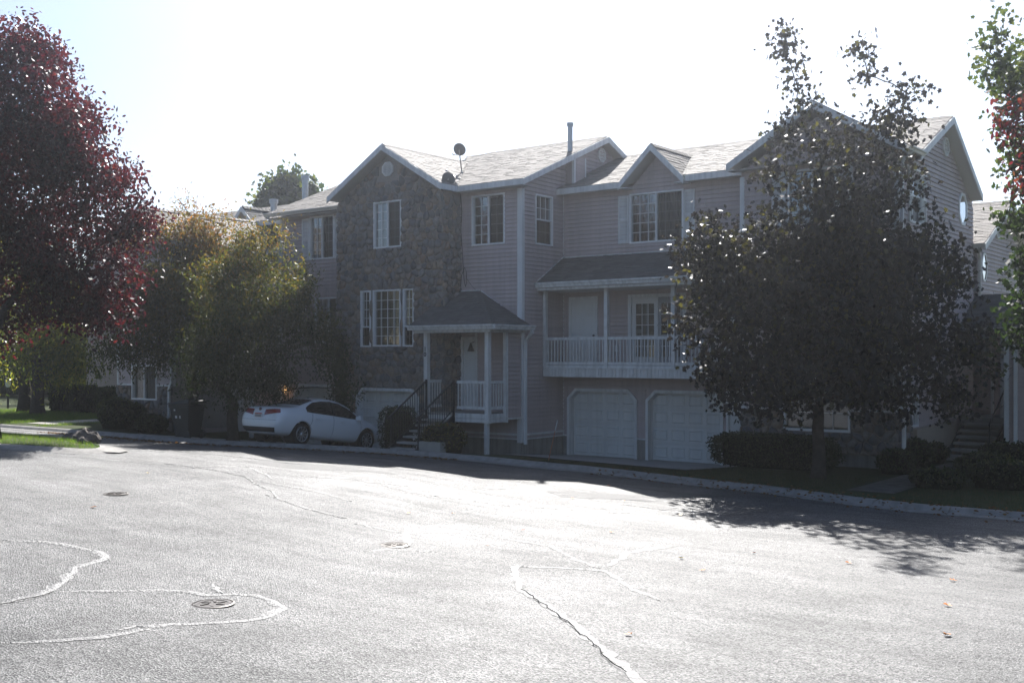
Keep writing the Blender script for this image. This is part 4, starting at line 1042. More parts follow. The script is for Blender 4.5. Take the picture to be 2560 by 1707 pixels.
    ow_ = q.build('octagon_window', WFRAME, T); q = MB(); q.poly([FR.P(s, z, .03) for s, z in i_]); q.build('pane', BRIGHTG, ow_)
    q = MB(); q.box(-13.1, -9.95, 28.95, 34.6, -.1, 7.8); q.build('light_blocker', DARK, T)  # unseen box added inside the shell to block light
    # low tan wall beside the path
    q = MB(); q.hexa([(XF+.02,28.92,-.1),(XF+.2,28.92,-.1),(XF+.2,32.4,-.1),(XF+.02,32.4,-.1),(XF+.02,28.92,1.27),(XF+.2,28.92,1.27),(XF+.2,32.4,1.33),(XF+.02,32.4,1.33)]); q.build('tan_side_wall', TANWALL, T)
    # roofs
    zp, ze, xr = 9.86, 8.44, -11.18; ys = 27.62; yv = 31.0
    m = MB(); L = [(-13.62,ys,ze),(-13.62,28.75,ze),(xr,31.9,zp),(xr,ys,zp)]; Rr = [(-8.74,ys,ze),(-8.74,28.85,ze),(xr,31.9,zp),(xr,ys,zp)]
    slab(m, L); slab(m, Rr); ro = m.build('gable_roof', SOFFIT, T)
    for q in (L, Rr): shingles(ro, q[0], q[1], q[3], q[2], SHINGLE)
    ridge_caps(ro, (xr,ys,zp), (xr,31.8,zp), SHINGLE)
    m = MB(); A = [(xr,28.7,8.39),(-8.72,28.7,8.39),(-8.72,31.65,9.82),(-13.3,31.65,9.82),(-13.3,30.5,9.3)]
    slab(m, A); slab(m, [(-13.3,34.65,8.0),(-8.72,34.65,8.0),(-8.72,31.65,9.82),(-13.3,31.65,9.82)], .1); mr = m.build('main_roof', SOFFIT, T)
    shingles(mr, (-8.75,28.7,8.39), (-8.72,28.7,8.39), (-12.5,31.65,9.82), (-8.72,31.65,9.82), SHINGLE)
    ridge_caps(mr, (-12.5,31.65,9.83), (-8.75,31.65,9.83), SHINGLE)
    fa = MB()
    for xe in (-13.62, -8.74): board(fa, (xe,ys,ze), (xr,ys,zp), .2, .035, (0,-1,0), .01)
    board(fa, (-8.72,28.7,8.39), (-8.72,31.65,9.82), .2, .03, (1,0,0), .01); board(fa, (-8.72,31.65,9.82), (-8.72,34.65,8.0), .2, .03, (1,0,0), .01); fa.build('fascia', TRIM, T)
    sf = MB(); sf.poly([(-8.72,28.7,8.2),(-8.72,31.65,9.63),(XF,31.65,9.63),(XF,28.7,8.2)]); sf.poly([(-8.72,31.65,9.63),(-8.72,34.65,7.81),(XF,34.65,7.81),(XF,31.65,9.63)]); sf.box(-13.6, XF, ys+.02, YF-.03, 8.245, 8.255); sf.build('soffit', SOFFIT, T)
    gutter(T, (-8.74,ys+.05,8.42), (-8.74,28.95,8.42), (1,0,0))
    downspout(T, [(-8.68,27.9,8.3),(-8.94,27.93,8.05),(-8.94,27.93,1.9),(-8.86,27.84,1.68),(-8.86,27.84,.42),(-8.76,27.6,.34)], .085)
corner_house()

# ------------------------------------------------------------------ houses at the right edge
def rear_house():
    T = thing('townhouse', 'lower pink-grey townhouse end wall with octagon window, behind the corner house', 'house', (-9, 38, .3))
    X = -9.0; FR = Wall('R', X); pk = 38.3
    b = MB(); FR.box(b, 35.2, 41.3, 0, 6.6, -.16, 0.); FR.extrude(b, [(35.2,6.6),(41.3,6.6),(pk,8.0)], -.16, 0., (True, True)); b.box(-14, X-.16, 35.2, 35.4, 0, 6.6); w = b.build('siding_wall', SIDING, T)
    siding(FR, w, 1.6, 7.9, lambda z: (35.25, 41.25) if z < 6.6 else (35.25+(z-6.6)/.46, 41.3-(z-6.6)/.46), [(35.62,36.18,5.5,6.33)])
    q = MB(); o = octagon(35.9, 5.91, .30, .44); i_ = octagon(35.9, 5.91, .235, .375)
    for k in range(8):
        j = (k+1) % 8; q.poly([FR.P(*o[k],.05), FR.P(*o[j],.05), FR.P(*i_[j],.05), FR.P(*i_[k],.05)]); q.poly([FR.P(*o[k],0), FR.P(*o[j],0), FR.P(*o[j],.05), FR.P(*o[k],.05)])
    ow = q.build('octagon_window', WFRAME, T); q = MB(); q.poly([FR.P(s, z, .03) for s, z in i_]); q.build('pane', BRIGHTG, ow)
    gable_vent(FR, T, 37.5, 7.18, .25, .25, o=.02)
    m = MB(); A = [(-15,34.8,6.55),(-8.68,34.8,6.55),(-8.68,pk,8.2),(-15,pk,8.2)]; B = [(-15,41.8,6.55),(-8.68,41.8,6.55),(-8.68,pk,8.2),(-15,pk,8.2)]; slab(m, A); slab(m, B); ro = m.build('roof', SOFFIT, T)
    shingles(ro, *[A[i] for i in (0,1,3,2)], SHINGLE); ridge_caps(ro, (-15,pk,8.21), (-8.7,pk,8.21), SHINGLE)
    fa = MB(); board(fa, (-8.68,34.8,6.55), (-8.68,pk,8.2), .2, .03, (1,0,0), .01); board(fa, (-8.68,pk,8.2), (-8.68,41.8,6.55), .2, .03, (1,0,0), .01); fa.build('fascia', TRIM, T)
    gutter(T, (-12,34.82,6.54), (-8.66,34.82,6.54), (0,-1,0))
    downspout(T, [(-8.85,34.76,6.4),(-8.9,35.1,6.1),(-8.9,35.1,4.9)], .08, GUTTER)
    # covered entrance
    m = MB(); A = [(XF+.02,33.3,3.98),(-4.6,33.3,3.98),(-4.6,35.15,5.02),(XF+.02,35.15,5.02)]; slab(m, A, .08); pr = m.build('porch_roof', SOFFIT, T); shingles(pr, *[A[i] for i in (0,1,3,2)], SHINGLED)
    gutter(T, (XF+.03,33.3,3.97), (-4.6,33.3,3.97), (0,-1,0), .13, .12)
    W2 = Wall('F', 35.2); b = MB(); W2.box(b, X, -4.6, 0, 4.9, -.16, 0.); w2 = b.build('entry_wall', SIDING, T); siding(W2, w2, 1.5, 4.2, lambda z: (X+.05, -4.65), [(-8.6,-7.7,1.4,3.5)])
    panel_door(W2, T, -8.6, -7.7, 1.42, 3.5)
    for x in (-7.85, -4.8):
        q = MB(); q.box(x-.06, x+.06, 33.4, 33.52, 1.3 if x < -6 else .2, 3.9); q.build('porch_post', PORCHW, T)
    dk = MB(); dk.box(X+.05, -7.6, 33.2, 35.15, 0.1, 1.4); dk.build('porch_deck', CONC, T)
rear_house()
def right_steps():
    T = thing('entrance_steps', 'dark concrete steps with a thin iron handrail deep in the shade at the right', 'stairs', (-8.3, 32, .32))
    for k in range(6):
        q = MB(); y1 = 33.2-k*.3; z = 1.24-k*.16; q.box(-8.82, -7.75, y1-.33, y1, z-.07 if k < 5 else .2, z); q.build('tread', CONC, T)
    for x in (-8.86, -7.72):
        q = MB(); q.bar((x,33.2,1.2), (x,31.3,.3), .05, .2); q.build('stringer', IRON, T)
    q = MB(); q.bar((-7.72,33.15,2.25), (-7.72,31.4,1.3), .035, .035); q.bar((-7.72,33.15,1.2), (-7.72,33.15,2.26), .03, .03, (0,1,0)); q.bar((-7.72,31.45,.25), (-7.72,31.45,1.32), .03, .03, (0,1,0)); q.build('handrail', IRON, T)
right_steps()
def edge_house():
    T = thing('townhouse', 'shaded siding house corner with white downspout at the right picture edge', 'house', (-5.5, 31.5, .3))
    W1 = Wall('F', 31.0); b = MB(); b.box(-7.2, -2, 31, 33.2, -.1, 3.8); w = b.build('siding_wall', SIDING, T); siding(W1, w, .6, 3.8, lambda z: (-7.15, -2))
    q = MB(); q.box(-7.24, -7.12, 30.95, 31.08, .4, 3.8); q.build('corner_board', TRIM, T)
    downspout(T, [(-6.95,30.93,3.7),(-6.95,30.93,.6)], .085)
    m = MB(); slab(m, [(-7.4,30.6,3.9),(-1.8,30.6,3.9),(-1.8,33.2,4.0),(-7.4,33.2,4.0)], .1); m.build('roof', SHINGLED, T)
edge_house()

# ------------------------------------------------------------------ left-hand houses
def left_house():
    T = thing('townhouse', 'townhouse with a steep small gable rising behind the yellow-orange tree', 'house', (-36, 30, .5))
    Y = 28.2; W1 = Wall('F', Y); b = MB(); backing(W1, b, -46, -31, 0, 7.95); W1.extrude(b, [(-35.3,7.95),(-33.4,7.95),(-34.4,8.8)], -.16, 0., (True, True)); w = b.build('siding_wall', SIDING, T)
    siding(W1, w, 5.2, 8.75, lambda z: (-46, -31) if z < 7.9 else (-34.4-(8.75-z)/1.02, -34.4+(8.75-z)/1.02))
    m = MB(); A = [(-46.3,27.8,8.05),(-31,27.8,8.05),(-31,31.6,9.6),(-46.3,31.6,9.6)]; slab(m, A); slab(m, [(-46.3,35.4,8.05),(-31,35.4,8.05),A[2],A[3]]); ro = m.build('main_roof', SOFFIT, T)
    shingles(ro, *[A[i] for i in (0,1,3,2)], SHINGLE); ridge_caps(ro, (-46,31.6,9.61), (-31.1,31.6,9.61), SHINGLE)
    m = MB(); pk = (-34.4,27.72,9.0); yv = 30.1
    for xe in (-35.45, -33.35): slab(m, [(xe,27.72,7.95),(xe,27.85,7.95),(-34.4,yv,9.0),pk])
    dm = m.build('dormer_roof', SOFFIT, T)
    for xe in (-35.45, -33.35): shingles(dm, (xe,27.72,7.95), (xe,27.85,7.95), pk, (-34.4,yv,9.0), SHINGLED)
    ridge_caps(dm, (-34.4,27.75,9.01), (-34.4,yv,9.01), SHINGLED, drop=.12)
    fa = MB()
    for xe in (-35.45, -33.35): board(fa, (xe,27.72,7.97), (-34.4,27.72,9.01), .19, .035, (0,-1,0), .01)
    board(fa, (-46.3,27.8,8.05), (-35.4,27.8,8.05), .17, .03, (0,-1,0), .012); fa.build('fascia', TRIM, T)
    # nearer stub bay between the gable and the left wing
    W2 = Wall('F', 27.3); b = MB(); W2.box(b, -33.0, XA0-.05, 0, 7.95, -.16, 0.); b.box(-33.0, -32.84, 27.46, 28.2, 0, 7.95); w = b.build('siding_wall', SIDING, T); siding(W2, w, 4.5, 7.95, lambda z: (-33, XA0-.1), [(-32.6,-31.2,6.4,7.75)])
    window(W2, T, -32.6, -31.2, 6.4, 7.75, slider(), 'dark')
    m = MB(); A = [(-33.3,26.9,8.2),(XA0-.36,26.9,8.2),(XA0-.36,31.0,9.7),(-33.3,31.0,9.7)]; slab(m, A); r2 = m.build('bay_roof', SOFFIT, T); shingles(r2, *[A[i] for i in (0,1,3,2)], SHINGLE)
    fa = MB(); board(fa, (-33.3,26.9,8.2), (XA0-.36,26.9,8.2), .18, .03, (0,-1,0), .012); fa.build('fascia', TRIM, T)
    for x, y, z0, z1, r in ((-32.17,29.0,8.6,10.15,.12), (-34.0,29.0,8.4,9.38,.13)):
        q = MB(); q.lathe([(.0,z0),(r,z0),(r,z1-.16),(r*1.3,z1-.16),(r*1.3,z1),(0,z1+.02)], (x,y,0), 'Z', 14); q.build('flue_pipe', STEEL, T)
    # entrance steps and porch rail beside the left wing, mostly behind the tree
left_house()
def far_left_house():
    T = thing('townhouse', 'stone-based house front with a small sliding window behind the trimmed hedges', 'house', (-32.4, 23, .8))
    Y = 22.2; W1 = Wall('F', Y); WR = Wall('R', -31.1); x0, x1 = -34.2, -31.1
    ow = [(-33.34,-31.92,1.68,2.85)]
    b = MB(); backing(W1, b, x0, x1, .3, 7.0, ow, gable=[(x0,7.0),(x1,7.0),(-32.6,7.9)]); WR.box(b, Y+.16, 27.2, .3, 7.0, -.16, 0.); b.box(x0, x0+.16, Y+.16, 28, .3, 7.0); w = b.build('siding_wall', SIDING, T)
    siding(W1, w, 2.2, 7.9, lambda z: (x0+.05, x1-.05) if z < 7 else (-32.6-(7.85-z)/.58, -32.6+(7.85-z)/.58), ow); siding(WR, w, 2.2, 7.0, lambda z: (Y+.08, 27.2))
    st = MB(); backing(W1, st, x0-.01, x1+.02, .7, 2.16, ow, th=.1, gap=-.03); WR.box(st, Y, 24.5, .7, 2.16, 0., .03); sw = st.build('stone_base', MORTAR, T)
    stone_field(W1, sw, x0, x1+.03, .95, 2.15, (lambda s, z: True), [(-33.36,-31.9,1.66,2.9)], .26, 60, o=.03, seed=21)
    f = MB(); W1.box(f, x0, x1+.03, .3, .97, -.1, .05); f.build('foundation', FOUND, T)
    window(W1, T, -33.35, -31.91, 1.67, 2.86, slider(True, 1, 1), 'curtain', proud=.06)
    c = MB(); W1.box(c, x0, -33.35, 2.15, 2.21, 0, .06); W1.box(c, -31.91, x1+.03, 2.15, 2.21, 0, .06); W1.box(c, x0-.03, x0+.06, 2.15, 7, -.02, .045); W1.box(c, x1-.07, x1+.045, 2.15, 7, -.1, .045); c.build('trim_boards', TRIM, T)
    downspout(T, [(-31.02,22.1,6.8),(-31.02,22.1,2.3),(-31.1,22.06,2.05),(-31.1,22.06,1.15),(-31.2,21.9,1.05)], .08)
    m = MB(); L = [(-34.5,21.85,6.95),(-34.5,28,6.95),(-32.6,28,8.2),(-32.6,21.85,8.2)]; Q = [(-30.75,21.85,6.95),(-30.75,28,6.95),(-32.6,28,8.2),(-32.6,21.85,8.2)]
    slab(m, L); slab(m, Q); ro = m.build('roof', SOFFIT, T)
    shingles(ro, Q[0], Q[1], Q[3], Q[2], SHINGLE); shingles(ro, L[0], L[1], L[3], L[2], SHINGLE); ridge_caps(ro, (-32.6,21.9,8.21), (-32.6,27.9,8.21), SHINGLE)
    fa = MB(); board(fa, (-34.5,21.85,6.95), (-32.6,21.85,8.2), .18, .03, (0,-1,0)); board(fa, (-30.75,21.85,6.95), (-32.6,21.85,8.2), .18, .03, (0,-1,0)); board(fa, (-30.75,21.85,6.95), (-30.75,28,6.95), .17, .03, (1,0,0)); fa.build('fascia', TRIM, T)
    # side entry: white door panel and posts
    q = MB(); WR.box(q, 24.6, 25.5, .3, 2.4, 0, .04); q.build('side_door', DOORW, T)
    q = MB(); q.box(-30.62, -30.5, 25.0, 25.12, .3, 3.4); q.build('porch_post', PORCHW, T)
far_left_house()

# ------------------------------------------------------------------ foliage kit
def unit(v): return v/np.maximum(1e-9, np.linalg.norm(v, axis=1))[:, None]
SHAPES = {
 'oval': ([(0,0),(.3,.24),(.68,.22),(1,0),(.68,-.22),(.3,-.24)], .07),
 'lance': ([(0,0),(.4,.16),(1,0),(.4,-.16)], .05),
 'maple': ([(0,0),(.02,.36),(.36,.26),(.46,.54),(.64,.22),(1,0),(.64,-.22),(.46,-.54),(.36,-.26),(.02,-.36)], .06),
 'blade': ([(0,-.03),(0,.03),(1,0)], 0.),
}
def leaf_mesh(name, C, size, m, parent, rnd, shape='oval', droop=.5, sizevar=.35, updir=None):
    N = len(C); P, fold = SHAPES[shape]; k = len(P)
    d = rng.normal(size=(N,3)); d[:,2] -= droop; d = unit(d) if updir is None else unit(updir)
    q = rng.normal(size=(N,3)); n = unit(np.cross(d, q)); w = np.cross(n, d)
    sz = size*(1+sizevar*(rng.random(N)*2-1)); V = np.empty((N,k,3))
    for i, (a, b) in enumerate(P):
        V[:,i,:] = C+d*(a*sz)[:,None]+w*(b*sz)[:,None]+n*((abs(b)*fold*6*.25-.1*a*a*.5)*sz)[:,None]
    return npmesh(name, V.reshape(-1,3), np.arange(N*k).reshape(N,k), m, parent, rnd)
def blob_points(blobs, n, shell=.45):
    """clump centres: each ellipsoid carries smaller flattened lobes on its skin, so the crown has tufts and gaps"""
    sub = []
    for bi, b in enumerate(blobs):
        k = int(5+5*min(1.5, b[1])); u = unit(rng.normal(size=(k,3)))
        for j in range(k):
            f = rng.uniform(.28,.52); sub.append((bi, np.array(b[0])+u[j]*np.array(b[1:4])*rng.uniform(.55,.95), np.array(b[1:4])*f*np.array([1,1,.72]), b[4]))
        sub.append((bi, np.array(b[0]), np.array(b[1:4])*.62, b[4]*.8))
    vol = np.array([q[3]*np.prod(q[2])**.8 for q in sub]); ns = np.maximum(1, np.round(n*vol/vol.sum()).astype(int)); out = []; wh = []
    for (bi, c, r3, _), k in zip(sub, ns):
        u = unit(rng.normal(size=(k,3))); r = shell+(1-shell)*rng.random(k)**.6
        out.append(c[None]+u*r[:,None]*r3[None]); wh.append(np.full(k, bi))
    return np.concatenate(out), np.concatenate(wh)
def limb(mb, a, b, r0, r1, n=6, sag=.15, seg=5):
    a = Vector(a); b = Vector(b); L = (b-a).length; pts = []
    for k in range(seg+1):
        t = k/seg; p = a.lerp(b, t); p.z += math.sin(t*math.pi)*sag*L*.4; j = .05*L*math.sin(t*math.pi)
        pts.append(p+Vector((random.uniform(-j,j), random.uniform(-j,j), 0)))
    mb.tube(pts, [r0+(r1-r0)*k/seg for k in range(seg+1)], n)
def tree(name, label, cat, base, trunk_r, fork, blobs, nclump, per, size, m, shape='oval', rndfn=None, group=None, droop=.5, spread=.2, shell=.45, lean=(0,0), twigs=60):
    """blobs: (centre, rx, ry, rz, density)"""
    base = Vector(base); T = thing(name, label, cat, base, group)
    tr = MB(); top = base+Vector((lean[0], lean[1], fork)); n = 6
    pts = [base+Vector((0,0,-.15))]+[base.lerp(top, k/n)+Vector((random.uniform(-.03,.03), random.uniform(-.03,.03), 0)) for k in range(1, n+1)]
    tr.tube(pts, [trunk_r*1.5]+[trunk_r*(1.12-.3*k/n) for k in range(1, n+1)], 10)
    tr.build('trunk', BARK, T, smooth=True)
    cl, wh = blob_points(blobs, nclump, shell)
    br = MB(); order = sorted(range(len(blobs)), key=lambda i: (Vector(blobs[i][0])-top).length); done = [(top, trunk_r*.8)]
    for i in order:
        c = Vector(blobs[i][0]); cand = min(done, key=lambda q: (q[0]-c).length+.3*abs(q[0].z-c.z)+(1.5 if q[0].z > c.z+.5 else 0)); r = max(.02, cand[1]*.62)
        limb(br, cand[0], c, cand[1]*.75, r*.6, 6); done.append((c, r))
    for k in rng.choice(len(cl), min(twigs, len(cl)), replace=False):
        c = Vector(blobs[wh[k]][0]); limb(br, c, Vector(cl[k]), .022, .006, 4, .1, 3)
    br.build('limbs', BARK, T, smooth=True)
    C = np.repeat(cl, per, axis=0)+rng.normal(size=(len(cl)*per,3))*spread
    rv = rndfn(C, np.repeat(wh, per)) if rndfn else rng.random(len(C))
    clump = np.repeat(rng.random(len(cl)), per); rv = np.clip(rv*.65+clump*.35 if rndfn is None else rv+(clump-.5)*.25, 0, 1)
    leaf_mesh('crown', C, size, m, T, rv, shape, droop)
    return T
def blobs_px(lst, depth, squash=1.):
    """(px, py, radius px[, depth offset, density, vertical stretch]) -> ellipsoids at that depth"""
    out = []
    for q in lst:
        px, py, r = q[:3]; dd = q[3] if len(q) > 3 else 0.; den = q[4] if len(q) > 4 else 1.; vs = q[5] if len(q) > 5 else 1.
        z = depth+dd; R_ = r*z/FPX; out.append((tuple(pt(px, py, z)), R_, R_*squash, R_*vs, den))
    return out

LF_PLUM = leafmat('plum_leaf', [(.012,.006,.011),(.02,.008,.013),(.03,.01,.014),(.05,.014,.016)], [(.045,.006,.014),(.09,.01,.02),(.16,.018,.025),(.30,.05,.035)], .34, .3)
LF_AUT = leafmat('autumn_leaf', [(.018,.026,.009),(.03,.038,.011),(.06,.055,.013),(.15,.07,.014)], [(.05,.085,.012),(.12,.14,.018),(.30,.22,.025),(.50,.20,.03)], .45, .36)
LF_MAP = leafmat('dark_maple_leaf', [(.012,.013,.016),(.017,.017,.019),(.02,.022,.016),(.05,.048,.018)], [(.02,.018,.018),(.04,.032,.02),(.06,.062,.016),(.22,.2,.03)], .36, .26)
LF_GRN = leafmat('green_leaf', [(.012,.02,.008),(.02,.032,.01),(.034,.046,.013),(.06,.066,.018)], [(.03,.06,.01),(.07,.12,.015),(.15,.19,.022),(.28,.27,.035)], .45, .36)
LF_YG = leafmat('yellow_green_leaf', [(.02,.03,.01),(.035,.05,.012),(.05,.065,.015),(.09,.09,.02)], [(.08,.14,.015),(.2,.28,.025),(.4,.42,.03),(.55,.48,.04)], .45, .45)
LF_RED = leafmat('red_leaf', [(.025,.02,.012),(.06,.014,.014),(.08,.018,.016),(.1,.035,.018)], [(.06,.05,.015),(.18,.016,.022),(.27,.025,.028),(.34,.12,.03)], .4, .4)
LF_HEDGE = leafmat('hedge_leaf', [(.010,.017,.008),(.016,.026,.010),(.023,.034,.013),(.04,.044,.016)], [(.03,.055,.01),(.06,.1,.014),(.13,.16,.02),(.26,.23,.03)], .45, .28)
GRASS = leafmat('grass_blade', [(.025,.05,.011),(.045,.075,.014),(.065,.095,.018),(.1,.105,.028)], [(.1,.22,.015),(.16,.33,.025),(.25,.4,.035),(.34,.36,.05)], .5, .4)
GRASS2 = leafmat('shaded_grass_blade', [(.018,.024,.010),(.03,.034,.014),(.05,.045,.022),(.07,.05,.028)], [(.05,.08,.015),(.08,.11,.02),(.13,.13,.03),(.16,.13,.05)], .6, .35)  # darker, browner copy of GRASS with the strip's shade put into its colours
LITTER = leafmat('leaf_litter', [(.06,.03,.015),(.1,.05,.02),(.13,.075,.025),(.07,.045,.03)], [(.2,.08,.02),(.3,.15,.03),(.34,.2,.04),(.2,.1,.04)], .6, .3)

def plum():
    bl = blobs_px([(20,440,250,0,1),(130,340,140,-1),(235,430,110,-.5),(275,590,105,0),(200,700,130,-1),(60,690,150,-1),(50,190,120,0),(140,185,60,.5),(215,270,60,0),(95,240,110,-1.5),(300,450,55,.5),(320,520,60,-.3),(345,600,45,0),(250,780,70,-.5),(-140,480,260,0),(-120,250,150,0),(60,90,45,.3),(130,120,30,0),(-20,110,70,0),(250,340,50,.8),(330,680,45,.6),(300,740,40,0)], 28.5)
    pb = ground_at(-25, 1094, .1)
    tree('plum_tree', 'tall dark red purple-leaf tree filling the left picture edge', 'tree', pb, .2, 2.4, bl, 5200, 16, .12, LF_PLUM, 'oval', None, droop=.5, spread=.19, twigs=80)
plum()
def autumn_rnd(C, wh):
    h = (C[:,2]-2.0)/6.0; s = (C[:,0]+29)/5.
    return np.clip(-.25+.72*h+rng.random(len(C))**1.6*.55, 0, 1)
def autumn():
    b0 = Vector((-26.85, 21.3, gz(-26.85, 21.3)))
    bl = blobs_px([(545,720,90,0),(640,660,80,.3),(690,595,42,.3,.8),(590,830,120,-.8),(690,760,90,-.3),(765,810,72,0),(820,900,50,.2),(500,890,75,-.3),(660,905,85,-.5),(740,690,48,.3),(860,975,36,.4),(610,950,55,-.5),(540,960,50,-.3),(700,980,40,0),(480,960,32,0),(590,1010,30,0,.6)], 33.)
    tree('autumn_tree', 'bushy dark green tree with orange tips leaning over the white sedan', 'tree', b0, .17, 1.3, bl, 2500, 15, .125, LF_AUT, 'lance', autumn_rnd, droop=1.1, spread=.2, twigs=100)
    b0 = Vector((-30.25, 22.4, gz(-30.25, 22.4)))
    bl = blobs_px([(440,630,90,0),(350,700,90,-.8),(300,800,78,-1.5),(420,770,110,-.6),(520,610,70,.3),(480,545,36,.3,.6),(450,505,24,.2,.35),(395,865,75,-.8),(560,565,34,.3,.6),(350,605,48,-.4),(270,880,50,-1.6),(500,740,80,0),(330,900,40,-1.4,.8),(600,620,45,.4,.7)], 36.2)
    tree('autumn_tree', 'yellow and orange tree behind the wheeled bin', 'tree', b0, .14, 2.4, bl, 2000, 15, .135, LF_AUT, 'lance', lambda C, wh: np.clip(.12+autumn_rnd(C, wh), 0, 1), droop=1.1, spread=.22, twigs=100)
autumn()
def maple():
    b0 = Vector((-9.93, 24.92, gz(-9.93, 24.92)))
    bl = blobs_px([(2060,760,230,0),(1850,720,140,-.6),(1790,880,90,-.4),(1900,930,110,-.8),(2050,900,130,-1.),(2230,780,160,0),(2350,860,100,0),(2190,920,110,-.5),(2040,560,140,0,.5),(1900,600,105,0,.55),(2190,560,110,.4,.5),(1790,650,95,0),(1720,800,60,0),(1730,660,40,0,.7),(2270,235,45,.2,.9),(2235,325,65,.3,.9),(2205,290,40,0,.7),(2170,400,85,.2,.5),(2080,340,60,0,.5),(1995,260,42,0,.8),(1960,130,20,0,.5),(1965,90,12,0,.4),(1985,190,28,0,.6),(1970,330,45,0,.6),(2050,430,90,0,.45),(2310,640,95,.3),(2420,890,55,.2),(2130,670,160,.5,.7),(1965,440,75,.2,.5),(2150,130,22,0,.3),(2170,190,18,0,.3),(1830,1000,40,-.6,.9),(1985,1000,55,-.7),(2100,990,60,-.6),(2240,1000,50,-.4),(2340,960,60,0),(1700,620,25,0,.5),(2400,720,60,.4),(2270,440,55,.3,.7),(2400,980,48,.2),(2455,840,42,.3),(2370,1020,36,0),(2480,920,24,.2,.7)], 25.8)
    tree('maple_tree', 'large dark purple-green maple standing on the strip before house 617', 'tree', b0, .15, 1.7, bl, 2800, 14, .12, LF_MAP, 'maple', lambda C, wh: np.clip(rng.random(len(C))**2.4, 0, 1), droop=.8, spread=.19, twigs=420)
maple()
def edge_trees():
    p = pt(2780, 1100, 22.6); b0 = Vector((p.x, p.y, gz(p.x, p.y)))
    bl = blobs_px([(2490,75,38,0),(2475,130,34,0),(2500,190,50,0),(2540,260,60,.3),(2540,340,45,0),(2535,440,34,0),(2620,170,120,.5),(2640,400,120,.4),(2570,540,55,0),(2522,535,22,.2,.7),(2575,640,55,0),(2565,730,50,0),(2600,820,75,-.3),(2560,880,35,0),(2700,650,140,0),(2700,250,140,0)], 22.6)
    tree('green_tree', 'green tree reaching in from the right picture edge', 'tree', b0, .18, 2.5, bl, 1050, 14, .115, LF_GRN, 'maple', lambda C, wh: np.clip(rng.random(len(C))*.7*np.clip((C[:,2]-5.5)/1.5,0,1)+rng.random(len(C))*.15, 0, 1), droop=.6, spread=.17)  # shade put into the leaf colours: darker low in the crown
    p = pt(2690, 1200, 20.6); b1 = Vector((p.x, p.y, gz(p.x, p.y)))
    bl = blobs_px([(2545,270,32,0,.8),(2530,320,36,0,.8),(2570,330,45,0),(2510,275,14,0,.5),(2560,410,26,0,.6),(2555,470,14,0,.4),(2620,300,70,0),(2680,350,90,0),(2700,520,90,0)], 20.6)
    tree('red_leaf_tree', 'bright red leaves of a near tree at the right edge', 'tree', b1, .09, 2.0, bl, 130, 9, .115, LF_RED, 'oval', None, droop=.7, spread=.15, twigs=60)
edge_trees()
def back_trees():
    p = pt(722, 470, 62.); b0 = Vector((p.x, p.y, .9))
    bl = blobs_px([(690,485,26,0),(722,468,26,0),(752,478,26,0),(662,508,13,0),(735,500,40,0),(700,540,50,0),(722,445,12,0),(685,470,14,0)], 62.)
    tree('green_tree', 'treetop showing above the roof between two flue pipes', 'tree', b0, .25, 7, bl, 420, 16, .28, LF_GRN, 'maple', lambda C, wh: rng.random(len(C))*.9, spread=.35, twigs=10)
    specs = [((62,1037), [(40,800,120),(90,850,80,-1),(20,900,60),(120,760,90),(40,940,40),(95,920,40,-1),(-60,820,120),(60,680,130)], 46, .25, 'thick-trunked tree at far left, the left one of two trunks on the lawn'),
             ((94,1046), [(110,870,70),(150,830,80),(180,900,60),(140,930,40),(80,900,45),(150,760,90),(105,950,25)], 44, .24, 'dark tree trunk right of its twin on the far left lawn'),
             ((140,1030), [(190,880,80),(230,820,80),(250,920,60),(200,940,50),(270,870,70),(160,940,30)], 56, .2, 'slender green tree behind the clipped hedge blocks')]
    for (bp, bl, dep, r, lab) in specs:
        p = ground_at(*bp); q = pt(bp[0], bp[1], dep); b0 = Vector((q.x, q.y, gz(q.x, q.y)))
        tree('shade_tree', lab, 'tree', b0, r, 2.6, blobs_px([(*b[:3], b[3] if len(b) > 3 else 0) for b in bl], dep), 760, 13, .18, LF_YG, 'lance', lambda C, wh: np.clip(rng.random(len(C))*.95, 0, 1), group='shade trees on the far lawn', droop=1., spread=.3, twigs=30)
    rg = random.Random(5)
    for k, (px, dep, h, lab) in enumerate([(-40,70,9,'farthest tree of the left background, at the picture edge'),(190,78,9,'farthest tree behind the slender green one'),(285,66,8,'green tree directly left of the stone-based house'),(120,85,10,'tall far tree between the two thick trunks and the hedge')]):
        q = pt(px, 1000, dep); b0 = Vector((q.x, q.y, gz(q.x, q.y)))
        bl = [((b0.x+rg.uniform(-2.5,2.5), b0.y+rg.uniform(-2.5,2.5), b0.z+rg.uniform(2.4,h)), 2.2, 2.2, 1.8, 1) for _ in range(9)]
        tree('background_tree', lab, 'tree', b0, .22, 2.2, bl, 420, 14, .3, LF_GRN, 'lance', lambda C, wh: rng.random(len(C))*.85, group='far trees at the left', spread=.4, twigs=10)
back_trees()
def bare_twigs():
    q = pt(395, 960, 35.); T = thing('bare_sapling', 'leafless thin twigs poking into the sky right of the red tree', 'tree', (q.x, q.y, gz(q.x, q.y)))
    mb = MB(); b = Vector(T.location); top = pt(360, 500, 35.); limb(mb, b, top, .04, .015, 6, 0.02, 6)
    for px, py in ((425,372),(385,405),(440,455),(400,440),(372,340),(330,310),(410,395)): limb(mb, top, pt(px, py, 35.+random.uniform(-.4,.4)), .010, .003, 4, .06, 4)
    for px, py in ((415,420),(395,430)):
        for _ in range(3): limb(mb, pt(px-8, py+12, 35.), pt(px+random.uniform(-5,28), py-random.uniform(10,60), 35.), .005, .002, 4, .05, 3)
    mb.build('twigs', BARK, T)

